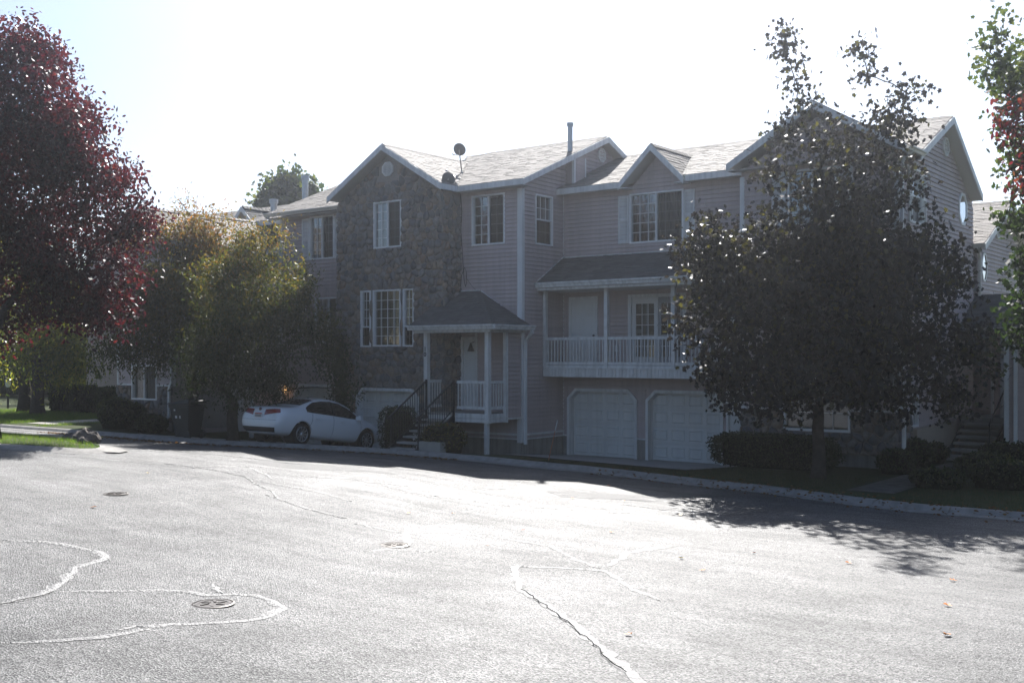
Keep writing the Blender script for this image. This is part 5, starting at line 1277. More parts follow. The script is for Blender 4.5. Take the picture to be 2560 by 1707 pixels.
# ------------------------------------------------------------------ hedges and shrubs
def shrub(name, label, cat, cx, cy, rx, ry, h, n, size, m=None, box=True, group=None, rot=0., z0=None, top_bright=.3):
    zb = gz(cx, cy) if z0 is None else z0; T = thing(name, label, cat, (cx, cy, zb), group)
    p = 4.5 if box else 2.2; u = rng.normal(size=(n,3)); u = unit(u)
    if box: u = np.where(rng.random((n,1)) < .5, unit(rng.uniform(-1,1,(n,3))), u)
    k = (np.abs(u)**p).sum(1)**(-1/p); r = .86+.16*rng.random(n)+.05*np.sin(u[:,0]*9)*np.sin(u[:,1]*7+u[:,2]*5)
    L = u*(k*r)[:,None]*np.array([rx, ry, h/2])[None]
    c, s = math.cos(rot), math.sin(rot); L = np.stack([L[:,0]*c-L[:,1]*s, L[:,0]*s+L[:,1]*c, L[:,2]], 1)
    C = L+np.array([cx, cy, zb+h/2+.02])[None]; C[:,2] = np.maximum(C[:,2], zb+.02)
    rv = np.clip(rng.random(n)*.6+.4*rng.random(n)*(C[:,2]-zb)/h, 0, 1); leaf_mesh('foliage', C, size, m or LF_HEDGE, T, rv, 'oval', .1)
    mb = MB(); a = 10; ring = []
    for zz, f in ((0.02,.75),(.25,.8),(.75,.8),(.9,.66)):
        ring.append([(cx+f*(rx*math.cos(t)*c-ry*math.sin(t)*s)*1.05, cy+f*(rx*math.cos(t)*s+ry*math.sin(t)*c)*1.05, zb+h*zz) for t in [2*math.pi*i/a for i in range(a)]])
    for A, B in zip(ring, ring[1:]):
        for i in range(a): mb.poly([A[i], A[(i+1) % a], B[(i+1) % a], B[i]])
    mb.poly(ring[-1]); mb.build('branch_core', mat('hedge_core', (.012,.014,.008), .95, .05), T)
    return T
def hedge_run(label, a, b, wd, h, n, size, name='hedge', group=None):
    cx, cy = (a[0]+b[0])/2, (a[1]+b[1])/2; L = math.hypot(b[0]-a[0], b[1]-a[1]); return shrub(name, label, 'hedge', cx, cy, L/2, wd/2, h, n, size, None, True, group, math.atan2(b[1]-a[1], b[0]-a[0]))
hedge_run('long low clipped hedge along the stone base behind the maple trunk', (-13.5,26.6), (-10.1,26.6), 1.1, .85, 9000, .06)
shrub('shrub', 'clipped dark bush at the foot of the porch steps beside the garage', 'bush', -22.72, 24.2, .48, .55, 1.35, 4200, .06)
shrub('shrub', 'loose reddish bush under the porch corner right of the steps', 'bush', -20.55, 23.75, .75, .5, .85, 1500, .07, LF_AUT, False)
def climber():
    T = thing('climbing_shrub', 'tall narrow evergreen shrub growing up the stone wall left of the garage', 'shrub', (-26.45, 25.3, gz(-26.45, 25.3)))
    bl = [((-26.5,25.3,.7),.45,.35,.7,1),((-26.45,25.35,1.6),.45,.3,.6,1),((-26.5,25.4,2.4),.42,.28,.6,1),((-26.6,25.4,3.1),.5,.3,.5,1),((-26.9,25.4,3.6),.45,.3,.45,.8)]
    cl, wh = blob_points(bl, 520, .3); C = np.repeat(cl, 11, 0)+rng.normal(size=(len(cl)*11,3))*.09; leaf_mesh('foliage', C, .085, LF_HEDGE, T, rng.random(len(C))*.8, 'oval', .6)
    mb = MB(); limb(mb, T.location, (-26.55,25.4,3.2), .06, .02, 6, 0.); mb.build('stem', BARK, T)
climber()
def left_hedges():
    for (px, py, dep, wpx, hpx, lab) in [(150,1046,46,22,60,'narrow clipped hedge block on the lawn right of the dark trunks'),(212,1048,45,34,64,'wider clipped hedge block in the middle of the row of three'),(275,1052,43,30,66,'sunlit yellow-topped hedge block nearest the stone-based house')]:
        q = pt(px, py, dep); h = hpx*dep/FPX; shrub('hedge_block', lab, 'hedge', q.x, q.y, wpx*dep/FPX, wpx*dep/FPX*.8, h*1.05, 3600, .09, None, True, 'clipped hedge blocks on the left lawn', YAW)
    for px, py, dep, rp, hp, lab in [(288,1080,35.6,46,78,'big dark rounded bush at the curb in front of the stone-based house'),(378,1076,35.6,44,46,'low dark rounded bush under the small sliding window'),(330,1074,36.4,40,60,'dark bush between the big bush and the low rounded one')]:
        q = pt(px, py, dep); shrub('shrub', lab, 'bush', q.x, q.y, rp*dep/FPX, rp*dep/FPX*.8, hp*dep/FPX, 2600, .08, None, False)
left_hedges()
q_ = pt(40, 1020, 64)
shrub('hedge', 'tall dark far hedge closing the view at the left edge', 'hedge', q_.x, q_.y, 7., 1.2, 3.4, 5000, .2, None, True, None, YAW)
def right_shrubs():
    for x, y, r, h, lab in [(-8.75,26.9,.45,.6,'dark leafy shrub beside the downspout of house 617'),(-8.85,28.6,.5,.75,'weedy shrub against the low tan wall'),(-8.9,30.2,.45,.55,'small weedy shrub near the end of the tan wall'),(-6.7,27.0,.7,.6,'spreading dark shrub right of the shaded entry path'),(-5.9,25.4,.8,.6,'low dark shrub bed at the lower right edge'),(-6.8,29.4,.7,.7,'dark shrub before the shaded house corner'),(-7.1,24.6,.6,.4,'low ground cover between entry path and grass at right')]:
        shrub('shrub', lab, 'bush', x, y, r, r*.8, h, 1500, .075, LF_HEDGE, False)
right_shrubs()

# ------------------------------------------------------------------ grass
def grass(name, label, pts, hgt, m=GRASS):
    N = len(pts); up = np.stack([rng.normal(size=N)*.35, rng.normal(size=N)*.35, np.ones(N)], 1)
    o = leaf_mesh(name, pts, hgt, m, None, rng.random(N), 'blade', 0, .5, up); tag(o, label, 'grass', kind='stuff'); return o
def inpoly(x, y, poly):
    c = np.zeros(len(x), bool); j = len(poly)-1
    for i in range(len(poly)):
        xi, yi = poly[i]; xj, yj = poly[j]; c ^= ((yi > y) != (yj > y)) & (x < (xj-xi)*(y-yi)/(yj-yi+1e-12)+xi); j = i
    return c
def grasses():
    n = 90000; x = rng.uniform(-42,-20,n); y = rng.uniform(9,18.5,n); k = inpoly(x, y, ISL); x, y = x[k], y[k]
    z = np.array([isl_z(a, b)-.03 for a, b in zip(x, y)]); grass('grass', 'bright sunlit grass on the curbed island at left', np.stack([x,y,z],1), .085)
    n = 34000; x = rng.uniform(-46,-34.4,n); y = 19.5+rng.random(n)*5.5; k = ~((x > -36.7) & (x < -35.1)); x, y = x[k], y[k]; z = np.array([gz(a, b) for a, b in zip(x, y)]); grass('grass', 'lawn under the shade trees beyond the left street', np.stack([x,y,z],1), .1)
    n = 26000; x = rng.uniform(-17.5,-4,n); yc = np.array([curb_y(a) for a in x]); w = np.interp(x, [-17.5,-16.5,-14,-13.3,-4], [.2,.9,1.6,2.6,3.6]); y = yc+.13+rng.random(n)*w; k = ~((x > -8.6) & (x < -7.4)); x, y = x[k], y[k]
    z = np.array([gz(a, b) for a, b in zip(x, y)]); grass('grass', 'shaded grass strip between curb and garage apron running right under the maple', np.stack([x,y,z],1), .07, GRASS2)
grasses()

# ------------------------------------------------------------------ road details
def strip(pts, w, name, m, dz=.004, label=None):
    P = [Vector((p[0], p[1], 0)) for p in pts]; Q = []
    for a, b in zip(P, P[1:]):
        n = max(1, int((b-a).length/.09))
        for k in range(n): Q.append(a.lerp(b, k/n))
    Q.append(P[-1]); mb = MB(); L = []
    for i, p in enumerate(Q):
        d = (Q[min(i+1,len(Q)-1)]-Q[max(i-1,0)]); d = d.normalized() if d.length > 0 else Vector((1,0,0)); nn = Vector((-d.y, d.x, 0)); f = math.sin(min(1., (i+.6)/3., (len(Q)-i-.4)/3.)*math.pi/2)
        a = w*.5*f*random.uniform(.45,1.5); b = w*.5*f*random.uniform(.45,1.5); p = p+nn*random.uniform(-.02,.02)
        L.append((p+nn*a, p-nn*b, p))
    for i in range(len(L)-1):
        A, B = L[i], L[i+1]; z = lambda p, h: (p.x, p.y, gz(p.x, p.y)+h)
        mb.poly([z(A[0],dz), z(A[2],dz+.006), z(B[2],dz+.006), z(B[0],dz)]); mb.poly([z(A[2],dz+.006), z(A[1],dz), z(B[1],dz), z(B[2],dz+.006)])
    o = mb.build(name, m, smooth=True); o['kind'] = 'structure'; return o
def gp(px, py): v = ground_at(px, py); return (v.x, v.y)
def zc(ox, oy, sc, lst): return [gp(ox+x*sc, oy+y*sc) for x, y in lst]
k_ = .4252
for pts, w in [(zc(0,1050,k_,[(0,1080),(200,1035),(300,1000),(380,930),(440,870),(590,825),(615,805),(560,770),(420,740),(250,715),(0,705)]), .115),
               (zc(0,1050,k_,[(320,1010),(600,1005),(950,1000),(1100,1010),(1200,1030),(1380,1022),(1500,1032),(1600,1070),(1650,1110),(1560,1165),(1300,1190),(1000,1205),(800,1212),(700,1235)]), .1),
               (zc(0,1050,k_,[(0,1315),(350,1295),(600,1275),(800,1240),(880,1228)]), .085), (zc(0,1050,k_,[(1240,965),(1300,1018)]), .1),
               (zc(800,1050,k_,[(1165,850),(1140,880),(1160,940),(1180,1000),(1290,1060),(1400,1140),(1500,1210),(1600,1300),(1720,1400),(1800,1470),(1900,1545),(1990,1620)]), .1),
               (zc(800,1050,k_,[(1170,862),(1400,868),(1660,885),(1750,930),(1850,1000),(2000,1060)]), .07),
               (zc(800,1050,k_,[(1650,870),(1500,820),(1350,740),(1100,700),(800,660),(500,665),(200,610)]), .08),
               (zc(800,1050,k_,[(1700,860),(1770,810),(1800,780),(1900,765),(2100,740)]), .1),
               (zc(800,1050,k_,[(690,778),(520,770),(380,760),(260,775)]), .06), (zc(800,1050,k_,[(520,740),(510,700),(505,660)]), .12)]:
    strip(pts, w*.95, 'crack_seal', TAR)
rs = random.Random(9)
for k in range(16):
    x = rs.uniform(-26,-9); y = rs.uniform(12,19.3); a = rs.uniform(-.5,.5)+(1.4 if rs.random() < .25 else 0); pts = [(x, y)]
    for _ in range(rs.randint(3,7)): a += rs.uniform(-.5,.5); x += math.cos(a)*rs.uniform(.5,1.1); y += math.sin(a)*rs.uniform(.3,.8); pts.append((x, y))
    if max(p[1]-curb_y(p[0]) for p in pts) < -.6: strip(pts, rs.uniform(.03,.06), 'crack_seal', TAR)
CRK = mat('open_crack', (.008,.008,.008), .9, .1)
for pts in (zc(800,1050,k_,[(1185,1000),(1300,1075),(1400,1150),(1495,1225),(1590,1310),(1700,1410),(1790,1490)]), zc(0,1050,k_,[(0,1090),(210,1048),(310,1015)])): strip(pts, .007, 'open_crack', CRK, .014)
PATCH = mat('old_asphalt', (.10,.098,.095), .7, .45, noise=(30,.7,(.04,.04,.04)), bump=(70,1,.02))
for lst in ([(600,1150),(700,1152),(860,1160),(930,1170),(990,1185),(920,1178),(780,1174),(700,1168),(640,1158)], [(1370,1227),(1440,1229),(1560,1235),(1700,1247),(1730,1257),(1640,1252),(1500,1246),(1402,1243)]):
    mb = MB(); mb.poly([(x, y, gz(x, y)+.003) for x, y in [gp(*p) for p in lst]]); o = mb.build('road_patch', PATCH); o['kind'] = 'structure'
def manhole(label, px, py, wpx):
    g = ground_at(px, py); D = wpx*(g.x*WV[0]+g.y*WV[1])/FPX*.86; f_ = D/.44; T = thing('manhole_cover', label, 'manhole', g, 'manhole covers in the road'); c = (g.x, g.y, g.z)
    q = MB(); q.lathe([(D/2*1.16,.0),(D/2*1.16,.01),(D/2+.012,.014),(D/2+.012,.0)], c, 'Z', 32); q.build('ring_frame', IRONC, T)
    q = MB(); q.lathe([(D/2,.0),(D/2,.013),(D/2*.8,.013),(D/2*.78,.008),(0,.008)], c, 'Z', 32); q.build('lid', IRONC, T)
    q = MB()
    for i in range(6):
        a = i*math.pi/3; q.bar((c[0]+.06*f_*math.cos(a),c[1]+.06*f_*math.sin(a),c[2]+.011), (c[0]+.16*f_*math.cos(a+.3),c[1]+.16*f_*math.sin(a+.3),c[2]+.011), .035*f_, .01)
    q.build('cast_ribs', IRONC, T)
manhole('round iron manhole cover inside the looped crack seal, nearest the viewer', 533, 1510, 106)
manhole('iron manhole cover in the middle of the glaring road', 985, 1363, 79)
manhole('iron manhole cover farthest left on the road, towards the island', 287, 1235, 64)

# ------------------------------------------------------------------ loose leaves
def litter():
    n = 1500; x = rng.uniform(-33,-19,n); y = np.array([curb_y(a) for a in x])-.25-np.abs(rng.normal(size=n))*.32; n2 = 700
    x2 = rng.uniform(-15,-4,n2); y2 = np.array([curb_y(a) for a in x2])+rng.normal(size=n2)*.35; x = np.concatenate([x, x2]); y = np.concatenate([y, y2])
    k = rng.random(len(x)) < .75; x, y = x[k], y[k]
    z = np.array([gz(a, b)+.014 for a, b in zip(x, y)]); C = np.stack([x,y,z],1); d = rng.normal(size=(len(x),3)); d[:,2] *= .12
    o = leaf_mesh('leaf_litter', C, .07, LITTER, None, rng.random(len(x)), 'oval', 0, .4, d); tag(o, 'small dry leaves gathered along the curb', 'leaves', kind='stuff')
litter()
def fallen(lst):
    for i, (px, py, col, lab) in enumerate(lst):
        g = ground_at(px, py); q = MB(); P, f = SHAPES['maple']; a = random.random()*6.28; s = random.uniform(.065,.095)
        q.poly([(g.x+s*(p*math.cos(a)-w*math.sin(a)), g.y+s*(p*math.sin(a)+w*math.cos(a)), g.z+.008+abs(w)*s*.5+(p-.5)**2*s*.4) for p, w in P], 1.)
        o = q.build('fallen_leaf', mat('leaf_'+col, {'red':(.35,.05,.02),'orange':(.5,.17,.03),'yellow':(.55,.36,.03)}[col], .5, .3)); tag(o, lab, 'leaf', 'fallen leaves on the road')
fallen([(1312,1326,'red','red fallen leaf on the white-lit road, left of the larger orange one'),(1525,1332,'orange','orange fallen leaf on bright asphalt near the crack-seal fork'),(1514,1226,'yellow','yellow leaf on the road close to the shadow edge'),(1526,1215,'red','small dark leaf just inside the sunlit road edge'),(1702,1398,'yellow','yellow leaf on the road right of the crack-seal branches'),(1763,1428,'orange','orange leaf lowest of the right-hand scattered leaves'),(1220,1362,'orange','tiny orange leaf above the start of the long crack seal'),(1702,1288,'yellow','yellow leaf on the bright road below the tree shadow tip'),(1428,1247,'orange','orange leaf at the front edge of the old road patch'),(1562,1254,'orange','leaf on the seam of the old road patch'),(2115,1408,'orange','orange leaf on the road under the maple shadow edge'),(2374,1452,'orange','small leaf on grey road at right'),(2364,1591,'orange','leaf on the road low at right'),(2360,1514,'orange','pale leaf on the road right of centre'),(239,1270,'orange','lone orange leaf on the road at left'),(365,1184,'yellow','pale leaf on the road near the island'),(1579,1589,'orange','leaf on the foreground asphalt at centre right'),(1886,1384,'red','red leaf left of the tree shadow'),(1022,1284,'orange','tiny leaf in the glare above the middle manhole'),(1130,1285,'orange','tiny leaf in the glare, right of the middle manhole')])

# ------------------------------------------------------------------ small things
def boulder(label, px, py, r, seed):
    g = ground_at(px, py); z = isl_z(g.x, g.y) if inpoly(np.array([g.x]), np.array([g.y]), ISL)[0] else rz(g.x, g.y)+.03
    rg = random.Random(seed); mb = MB(); n, m = 14, 8; ph = [rg.uniform(0,6) for _ in range(6)]
    for j in range(m+1):
        v = math.pi*j/m
        for i in range(n):
            u = 2*math.pi*i/n; k = 1+.16*math.sin(2*u+ph[0])*math.sin(v*2+ph[1])+.12*math.sin(4*u+ph[2]+v*3)+.07*math.sin(7*u+ph[3]-v*5)
            mb.v.append((g.x+r*k*math.sin(v)*math.cos(u), g.y+r*.8*k*math.sin(v)*math.sin(u), z+r*.2+r*.62*k*math.cos(v)))
    for j in range(m):
        for i in range(n): mb.f.append((j*n+i, (j+1)*n+i, (j+1)*n+(i+1) % n, j*n+(i+1) % n)); mb.r.append(0.)
    tag(mb.build('boulder', ROCK), label, 'rock', 'rocks at the island tip')
boulder('large dark boulder at the grassy island tip', 215, 1108, .4, 1); boulder('small rock left of the large boulder', 176, 1103, .22, 2); boulder('flat little rock in front of the large boulder', 208, 1115, .16, 3)
def dish(label, cpx, cpy, base, dep, r, arm):
    c = pt(cpx, cpy, dep); T = thing('satellite_dish', label, 'satellite dish', base, 'satellite dishes on the stone gable roof')
    axis = Vector((-.35,.75,.55)).normalized(); q = axis.to_track_quat('Z', 'Y').to_matrix(); mb = MB(); n = 24
    prof = [(0,-.075),(.35,-.066),(.7,-.037),(1.,0.),(1.02,.008),(.99,.01),(.7,-.027),(.35,-.056),(0,-.065)]
    for rr, h in prof:
        for j in range(n):
            a = 2*math.pi*j/n; mb.v.append(tuple(c+q @ Vector((rr*r*math.cos(a), rr*r*1.08*math.sin(a), h*r*2))))
    for k in range(len(prof)-1):
        for j in range(n): mb.f.append((k*n+j, k*n+(j+1) % n, (k+1)*n+(j+1) % n, (k+1)*n+j)); mb.r.append(0.)
    mb.build('reflector', DISH, T, smooth=True)
    b = Vector(base); back = c-axis*.16*r*2
    m = MB(); el = Vector((b.x, b.y, b.z)).lerp(back, .45)+Vector((.0,0,.06)); m.tube([b+Vector((0,0,-.05)), b+Vector((0,0,.12)), el, back], .022, 8); m.box(b.x-.09,b.x+.09,b.y-.09,b.y+.09,b.z-.06,b.z+.02); m.build('mast', STEEL, T)
    l = MB(); tip = pt(*arm, dep+.1); l.tube([c-Vector((0,0,r*.9)) if arm[1] > cpy else c+Vector((0,0,r*.9)), tip], .012, 6); l.lathe([(0,-.04),(.03,-.04),(.03,.04),(0,.04)], tip, 'Y', 8); l.build('feed_arm', STEEL, T)
dish('grey satellite dish raised high on a bent mast over the roof valley', 1149, 374, (-23.35,27.9,9.19), 35.6, .2, (1134,386))
dish('grey satellite dish sitting low at the roof edge beside the bent mast', 1121, 447, (-22.72,26.9,8.83), 34.0, .2, (1117,427))
def cable():
    mb = MB(); mb.tube([FC.P(s, z, .05) for s, z in ((-22.2,8.25),(-22.15,7.7),(-22.19,7.1),(-22.12,6.3),(-22.08,5.75),(-22.05,5.5),(-22.0,5.33),(-21.96,5.45),(-21.97,5.8),(-22.03,5.95),(-22.16,5.7),(-22.2,5.4),(-22.19,5.24))], .009, 5)
    mb.tube([FC.P(s, z, .045) for s, z in ((-21.97,5.6),(-21.8,5.4),(-21.6,5.22))], .006, 5)
    tag(mb.build('cable', CABLE), 'thin black cable hanging with a loop down the siding beside the stone', 'cable')
cable()
def stake(label, top, base_px, z=None):
    b = ground_at(*base_px); dep = b.x*WV[0]+b.y*WV[1]; t = pt(*top, dep); T = thing('snow_stake', label, 'marker stake', b, 'snow marker stakes at the curb')
    m = MB(); m.tube([b-Vector((0,0,.05)), b.lerp(t, .75)], .009, 6); m.build('rod', mat('stake_orange', (.45,.16,.07), .5, .3), T)
    m = MB(); m.tube([b.lerp(t, .75), t], .011, 6); m.build('reflector_tip', DECAL, T)
stake('thin leaning marker stake left of the first garage door', (1394,1050), (1370,1152)); stake('short thin marker stake between the two garage doors', (1608,1102), (1595,1150))
def bin_():
    g = ground_at(470, 1096); g.z = gz(g.x, g.y); T = thing('wheeled_bin', 'black wheeled rubbish bin with lid standing at the curb under the autumn tree', 'bin', g)
    ang = YAW-R(28); ca, sa = math.cos(ang), math.sin(ang)
    def w(x, y, z): return (g.x+x*ca-y*sa, g.y+x*sa+y*ca, g.z+z)
    b = MB(); lo = [(-.27,-.24),(.25,-.24),(.25,.24),(-.27,.24)]; hi = [(-.42,-.34),(.36,-.34),(.36,.34),(-.42,.34)]
    b.hexa([w(*p, .06) for p in lo]+[w(*p, 1.02) for p in hi]); b.hexa([w(x*1.06, y*1.06, .94) for x, y in hi]+[w(x*1.06, y*1.06, 1.03) for x, y in hi]); b.build('body', BLACKP, T)
    l = MB(); l.hexa([w(-.5,-.38,1.035),w(.4,-.38,1.06),w(.4,.38,1.06),w(-.5,.38,1.035),w(-.46,-.34,1.08),w(.34,-.34,1.2),w(.34,.34,1.2),w(-.46,.34,1.08)]); l.build('lid', BLACKP, T)
    h = MB(); h.tube([w(.36,-.3,1.1), w(.52,-.3,1.14), w(.52,.3,1.14), w(.36,.3,1.1)], .022, 8); h.build('handle', BLACKP, T)
    for y in (-.3, .3):
        q = MB(); n = 16
        for yy in (y-.04, y+.04):
            for j in range(n): a = 2*math.pi*j/n; q.v.append(w(.27+.13*math.cos(a), yy, .13+.13*math.sin(a)))
        for j in range(n): q.f.append((j, (j+1) % n, n+(j+1) % n, n+j)); q.r.append(0.)
        q.f.append(tuple(range(n))); q.f.append(tuple(range(n, 2*n))); q.r += [0., 0.]; q.build('wheel', BLACKP, T)
    for x0, x1, z0, z1 in ((-.26,-.19,.84,.89),(-.22,-.14,.62,.70),(-.05,.0,.62,.70)):
        q = MB(); f = lambda z: -.24-.1*(z-.06)/.96-.004; q.poly([w(x0,f(z0),z0), w(x1,f(z0),z0), w(x1,f(z1),z1), w(x0,f(z1),z1)]); q.build('sticker', DECAL, T)
bin_()
def lamp_post():
    q = pt(20, 1036, 49); b = Vector((q.x, q.y, gz(q.x, q.y))); T = thing('lamp_post', 'slim garden lamp post at the far left edge', 'lamp post', b)
    m = MB(); m.tube([b, b+Vector((0,0,.95))], .05, 8); m.build('post', IRON, T)
    m = MB(); m.lathe([(.05,.93),(.1,1.0),(.13,1.25),(.0,1.25)], b, 'Z', 6); m.build('lantern', DECAL, T); m = MB(); m.lathe([(.16,1.25),(.03,1.36),(0,1.38)], b, 'Z', 6); m.build('cap', IRON, T)
lamp_post()
def bench():
    q = pt(117, 1038, 47); b = Vector((q.x, q.y, gz(q.x, q.y))); T = thing('garden_bench', 'grey bench partly hidden behind the left hedge block', 'bench', b); ca, sa = RV
    def w(x, y, z): return (b.x+x*ca-y*sa, b.y+x*sa+y*ca, b.z+z)
    BM = mat('weathered_wood', (.12,.11,.1), .8, .2)
    for k in range(3):
        m = MB(); m.hexa([w(-.5,k*.14,.4),w(.7,k*.14,.4),w(.7,k*.14+.12,.4),w(-.5,k*.14+.12,.4),w(-.5,k*.14,.44),w(.7,k*.14,.44),w(.7,k*.14+.12,.44),w(-.5,k*.14+.12,.44)]); m.build('seat_slat', BM, T)
    for k in range(3):
        z = .55+k*.14; m = MB(); m.hexa([w(-.5,.42+k*.04,z),w(.7,.42+k*.04,z),w(.7,.45+k*.04,z),w(-.5,.45+k*.04,z),w(-.5,.44+k*.04,z+.11),w(.7,.44+k*.04,z+.11),w(.7,.47+k*.04,z+.11),w(-.5,.47+k*.04,z+.11)]); m.build('back_slat', BM, T)
    for x in (-.4, .6):
        m = MB(); m.bar(w(x,.05,0), w(x,.05,.4), .05, .05, (0,1,0)); m.bar(w(x,.38,0), w(x,.53,.95), .05, .05, (0,1,0)); m.build('leg', BM, T)
bench()
def far_wall():
    T = thing('garden_wall', 'long low wall with a pale cap far behind the clipped hedges', 'wall', pt(205, 1000, 72)); a = pt(130, 1000, 72); b = pt(290, 1000, 72)
    m = MB(); m.bar((a.x,a.y,.9), (b.x,b.y,.9), .3, .9); m.build('wall_body', TANWALL, T); m = MB(); m.bar((a.x,a.y,1.40), (b.x,b.y,1.40), .4, .12); m.build('cap', DECAL, T)
far_wall()
def block():
    T = MB(); T.box(-21.0, -20.2, 23.2, 23.45, gz(-20.6,23.3)-.05, gz(-20.6,23.3)+.3); tag(T.build('concrete_block', CONC), 'low concrete block in front of the reddish bush', 'block')
block()
def wall_lamp():
    A = Wall('F', YC); T = thing('wall_lamp', 'small lit wall lamp glowing orange above the white car roof', 'lamp', A.P(-30.32, 1.95, 0))
    m = MB(); A.box(m, -30.40, -30.24, 2.0, 2.22, 0.02, .07); m.build('back_plate', TRIM, T); m = MB(); A.box(m, -30.36, -30.28, 2.08, 2.12, .06, .16); m.build('arm', IRON, T)
    e = bpy.data.materials.new('lamp_glow'); e.use_nodes = True; bb = e.node_tree.nodes['Principled BSDF']; bb.inputs['Emission Color'].default_value = (1,.55,.2,1); bb.inputs['Emission Strength'].default_value = 1.0; bb.inputs['Base Color'].default_value = (.8,.5,.25,1)
    m = MB(); c = A.P(-30.32, 1.9, .16); m.lathe([(.02,.18),(.09,.02),(.06,-.04),(0,-.05)], c, 'Z', 10); m.build('shade', e, T)
wall_lamp()

# ------------------------------------------------------------------ the white sedan
def sedan():
    from mathutils.bvhtree import BVHTree
    T = thing('sedan_car', 'white four-door sedan parked nose-down on the stone house drive', 'car', (-24.88, 21.49, .597)); ROOTLOC[T.name] = Vector((0,0,0))
    T.rotation_euler = (-math.atan(.129), 0, 0)
    PAINT = mat('car_paint', (.72,.73,.74), .28, .5, coat=.8); BLK = mat('car_black', (.012,.012,.013), .5, .4); CGL = mat('car_glass', (.012,.014,.016), .05, .8); RUB = mat('tyre_rubber', (.018,.018,.018), .8, .2)
    RIM = mat('alloy_rim', (.55,.56,.58), .28, .5, metal=.9); RED = mat('tail_red', (.22,.012,.012), .12, .7, coat=.6); CHR = mat('chrome', (.6,.6,.62), .12, .5, metal=1.); CLEARL = mat('clear_lamp', (.35,.37,.4), .1, .7)
    S0 = .95                                           # rear overhang: local y = s - S0
    # s, z_bottom, z_belt, z_top, w_sill, w_mid, w_belt, w_roofside, w_rooftop
    st = [(.00,.40,.66,.74,.52,.66,.62,.52,.40),(.05,.30,.78,.92,.64,.78,.72,.62,.48),(.12,.25,.86,1.02,.72,.83,.77,.68,.54),(.30,.23,.90,1.05,.78,.865,.81,.70,.58),(.65,.22,.92,1.07,.80,.88,.83,.70,.58),(.95,.21,.93,1.12,.80,.885,.84,.68,.57),
          (1.25,.20,.94,1.27,.80,.885,.845,.645,.55),(1.6,.20,.935,1.40,.80,.885,.85,.62,.52),(2.1,.20,.925,1.455,.80,.885,.855,.61,.50),(2.55,.20,.905,1.43,.80,.885,.855,.615,.50),(2.95,.20,.89,1.30,.80,.885,.85,.64,.53),(3.3,.20,.875,1.10,.80,.885,.84,.68,.58),
          (3.5,.21,.86,.985,.80,.885,.83,.70,.60),(3.8,.21,.82,.92,.80,.88,.81,.68,.56),(4.1,.21,.74,.85,.77,.86,.77,.62,.50),(4.33,.22,.62,.74,.66,.77,.69,.54,.42),(4.47,.26,.50,.60,.52,.62,.55,.44,.34),(4.53,.32,.46,.52,.36,.46,.42,.34,.26)]
    V = []; F = []; N = 0
    for (s, zb, ze, zt, a, b, c, d, e) in st:
        half = [(0,zb),(a*.75,zb),(a,zb+.06),(b,zb+(ze-zb)*.45),(b*.995,zb+(ze-zb)*.75),(c,ze),(d,zt-(zt-ze)*.16),(e,zt),(0,zt+.012)]
        full = half+[(-x, z) for x, z in reversed(half[1:-1])]; N = len(full)
        V += [(x, s-S0, z) for x, z in full]
    for i in range(len(st)-1):
        for j in range(N): F.append((i*N+j, i*N+(j+1) % N, (i+1)*N+(j+1) % N, (i+1)*N+j))
    F.append(tuple(range(N-1, -1, -1))); F.append(tuple((len(st)-1)*N+j for j in range(N)))
    me = bpy.data.meshes.new('body'); me.from_pydata(V, [], F); body = bpy.data.objects.new('body', me); COL.objects.link(body)
    sub = body.modifiers.new('s', 'SUBSURF'); sub.levels = 2; sub.render_levels = 2
    wheels = [(.0,), (2.65,)]
    cm = MB()
    for y in (0., 2.65):
        cm.lathe([(0,-1.2),(.375,-1.2),(.375,-.55),(0,-.55)], (0,y,.325), 'X', 32); cm.lathe([(0,.55),(.375,.55),(.375,1.2),(0,1.2)], (0,y,.325), 'X', 32)
    cut = cm.build('cutter', BLK); bo = body.modifiers.new('b', 'BOOLEAN'); bo.operation = 'DIFFERENCE'; bo.object = cut; bo.solver = 'EXACT'
    bpy.context.view_layer.update(); dg = bpy.context.evaluated_depsgraph_get()
    m0 = bpy.data.meshes.new_from_object(body.evaluated_get(dg)); body.modifiers.clear(); body.data = m0; m0.materials.clear(); m0.materials.append(PAINT)
    m0.polygons.foreach_set('use_smooth', [True]*len(m0.polygons)); bpy.data.objects.remove(cut); body.parent = T; ROOTLOC[body.name] = Vector((0,0,0))
    try: m0.set_sharp_from_angle(angle=R(40))
    except Exception: pass
    # an uncut twin of the skin to project windows and lamps onto
    t2 = bpy.data.meshes.new('skin'); t2.from_pydata(V, [], F); to = bpy.data.objects.new('skin', t2); COL.objects.link(to); sb = to.modifiers.new('s','SUBSURF'); sb.levels = 2
    bpy.context.view_layer.update(); dg = bpy.context.evaluated_depsgraph_get(); bvh = BVHTree.FromObject(to, dg); bpy.data.objects.remove(to)
    def cast(o, d, off=.004):
        h, n, _, _ = bvh.ray_cast(Vector(o), Vector(d).normalized())
        return (h-Vector(d).normalized()*off) if h else Vector(o)+Vector(d)*1.2
    def patch(rows, cols, fn, name, m, par=body, smooth=True):
        mb = MB()
        for i in range(rows+1):
            for j in range(cols+1): mb.v.append(tuple(fn(i/rows, j/cols)))
        for i in range(rows):
            for j in range(cols): mb.f.append((i*(cols+1)+j, i*(cols+1)+j+1, (i+1)*(cols+1)+j+1, (i+1)*(cols+1)+j)); mb.r.append(0.)
        return mb.build(name, m, T if par is None else par, smooth=smooth)
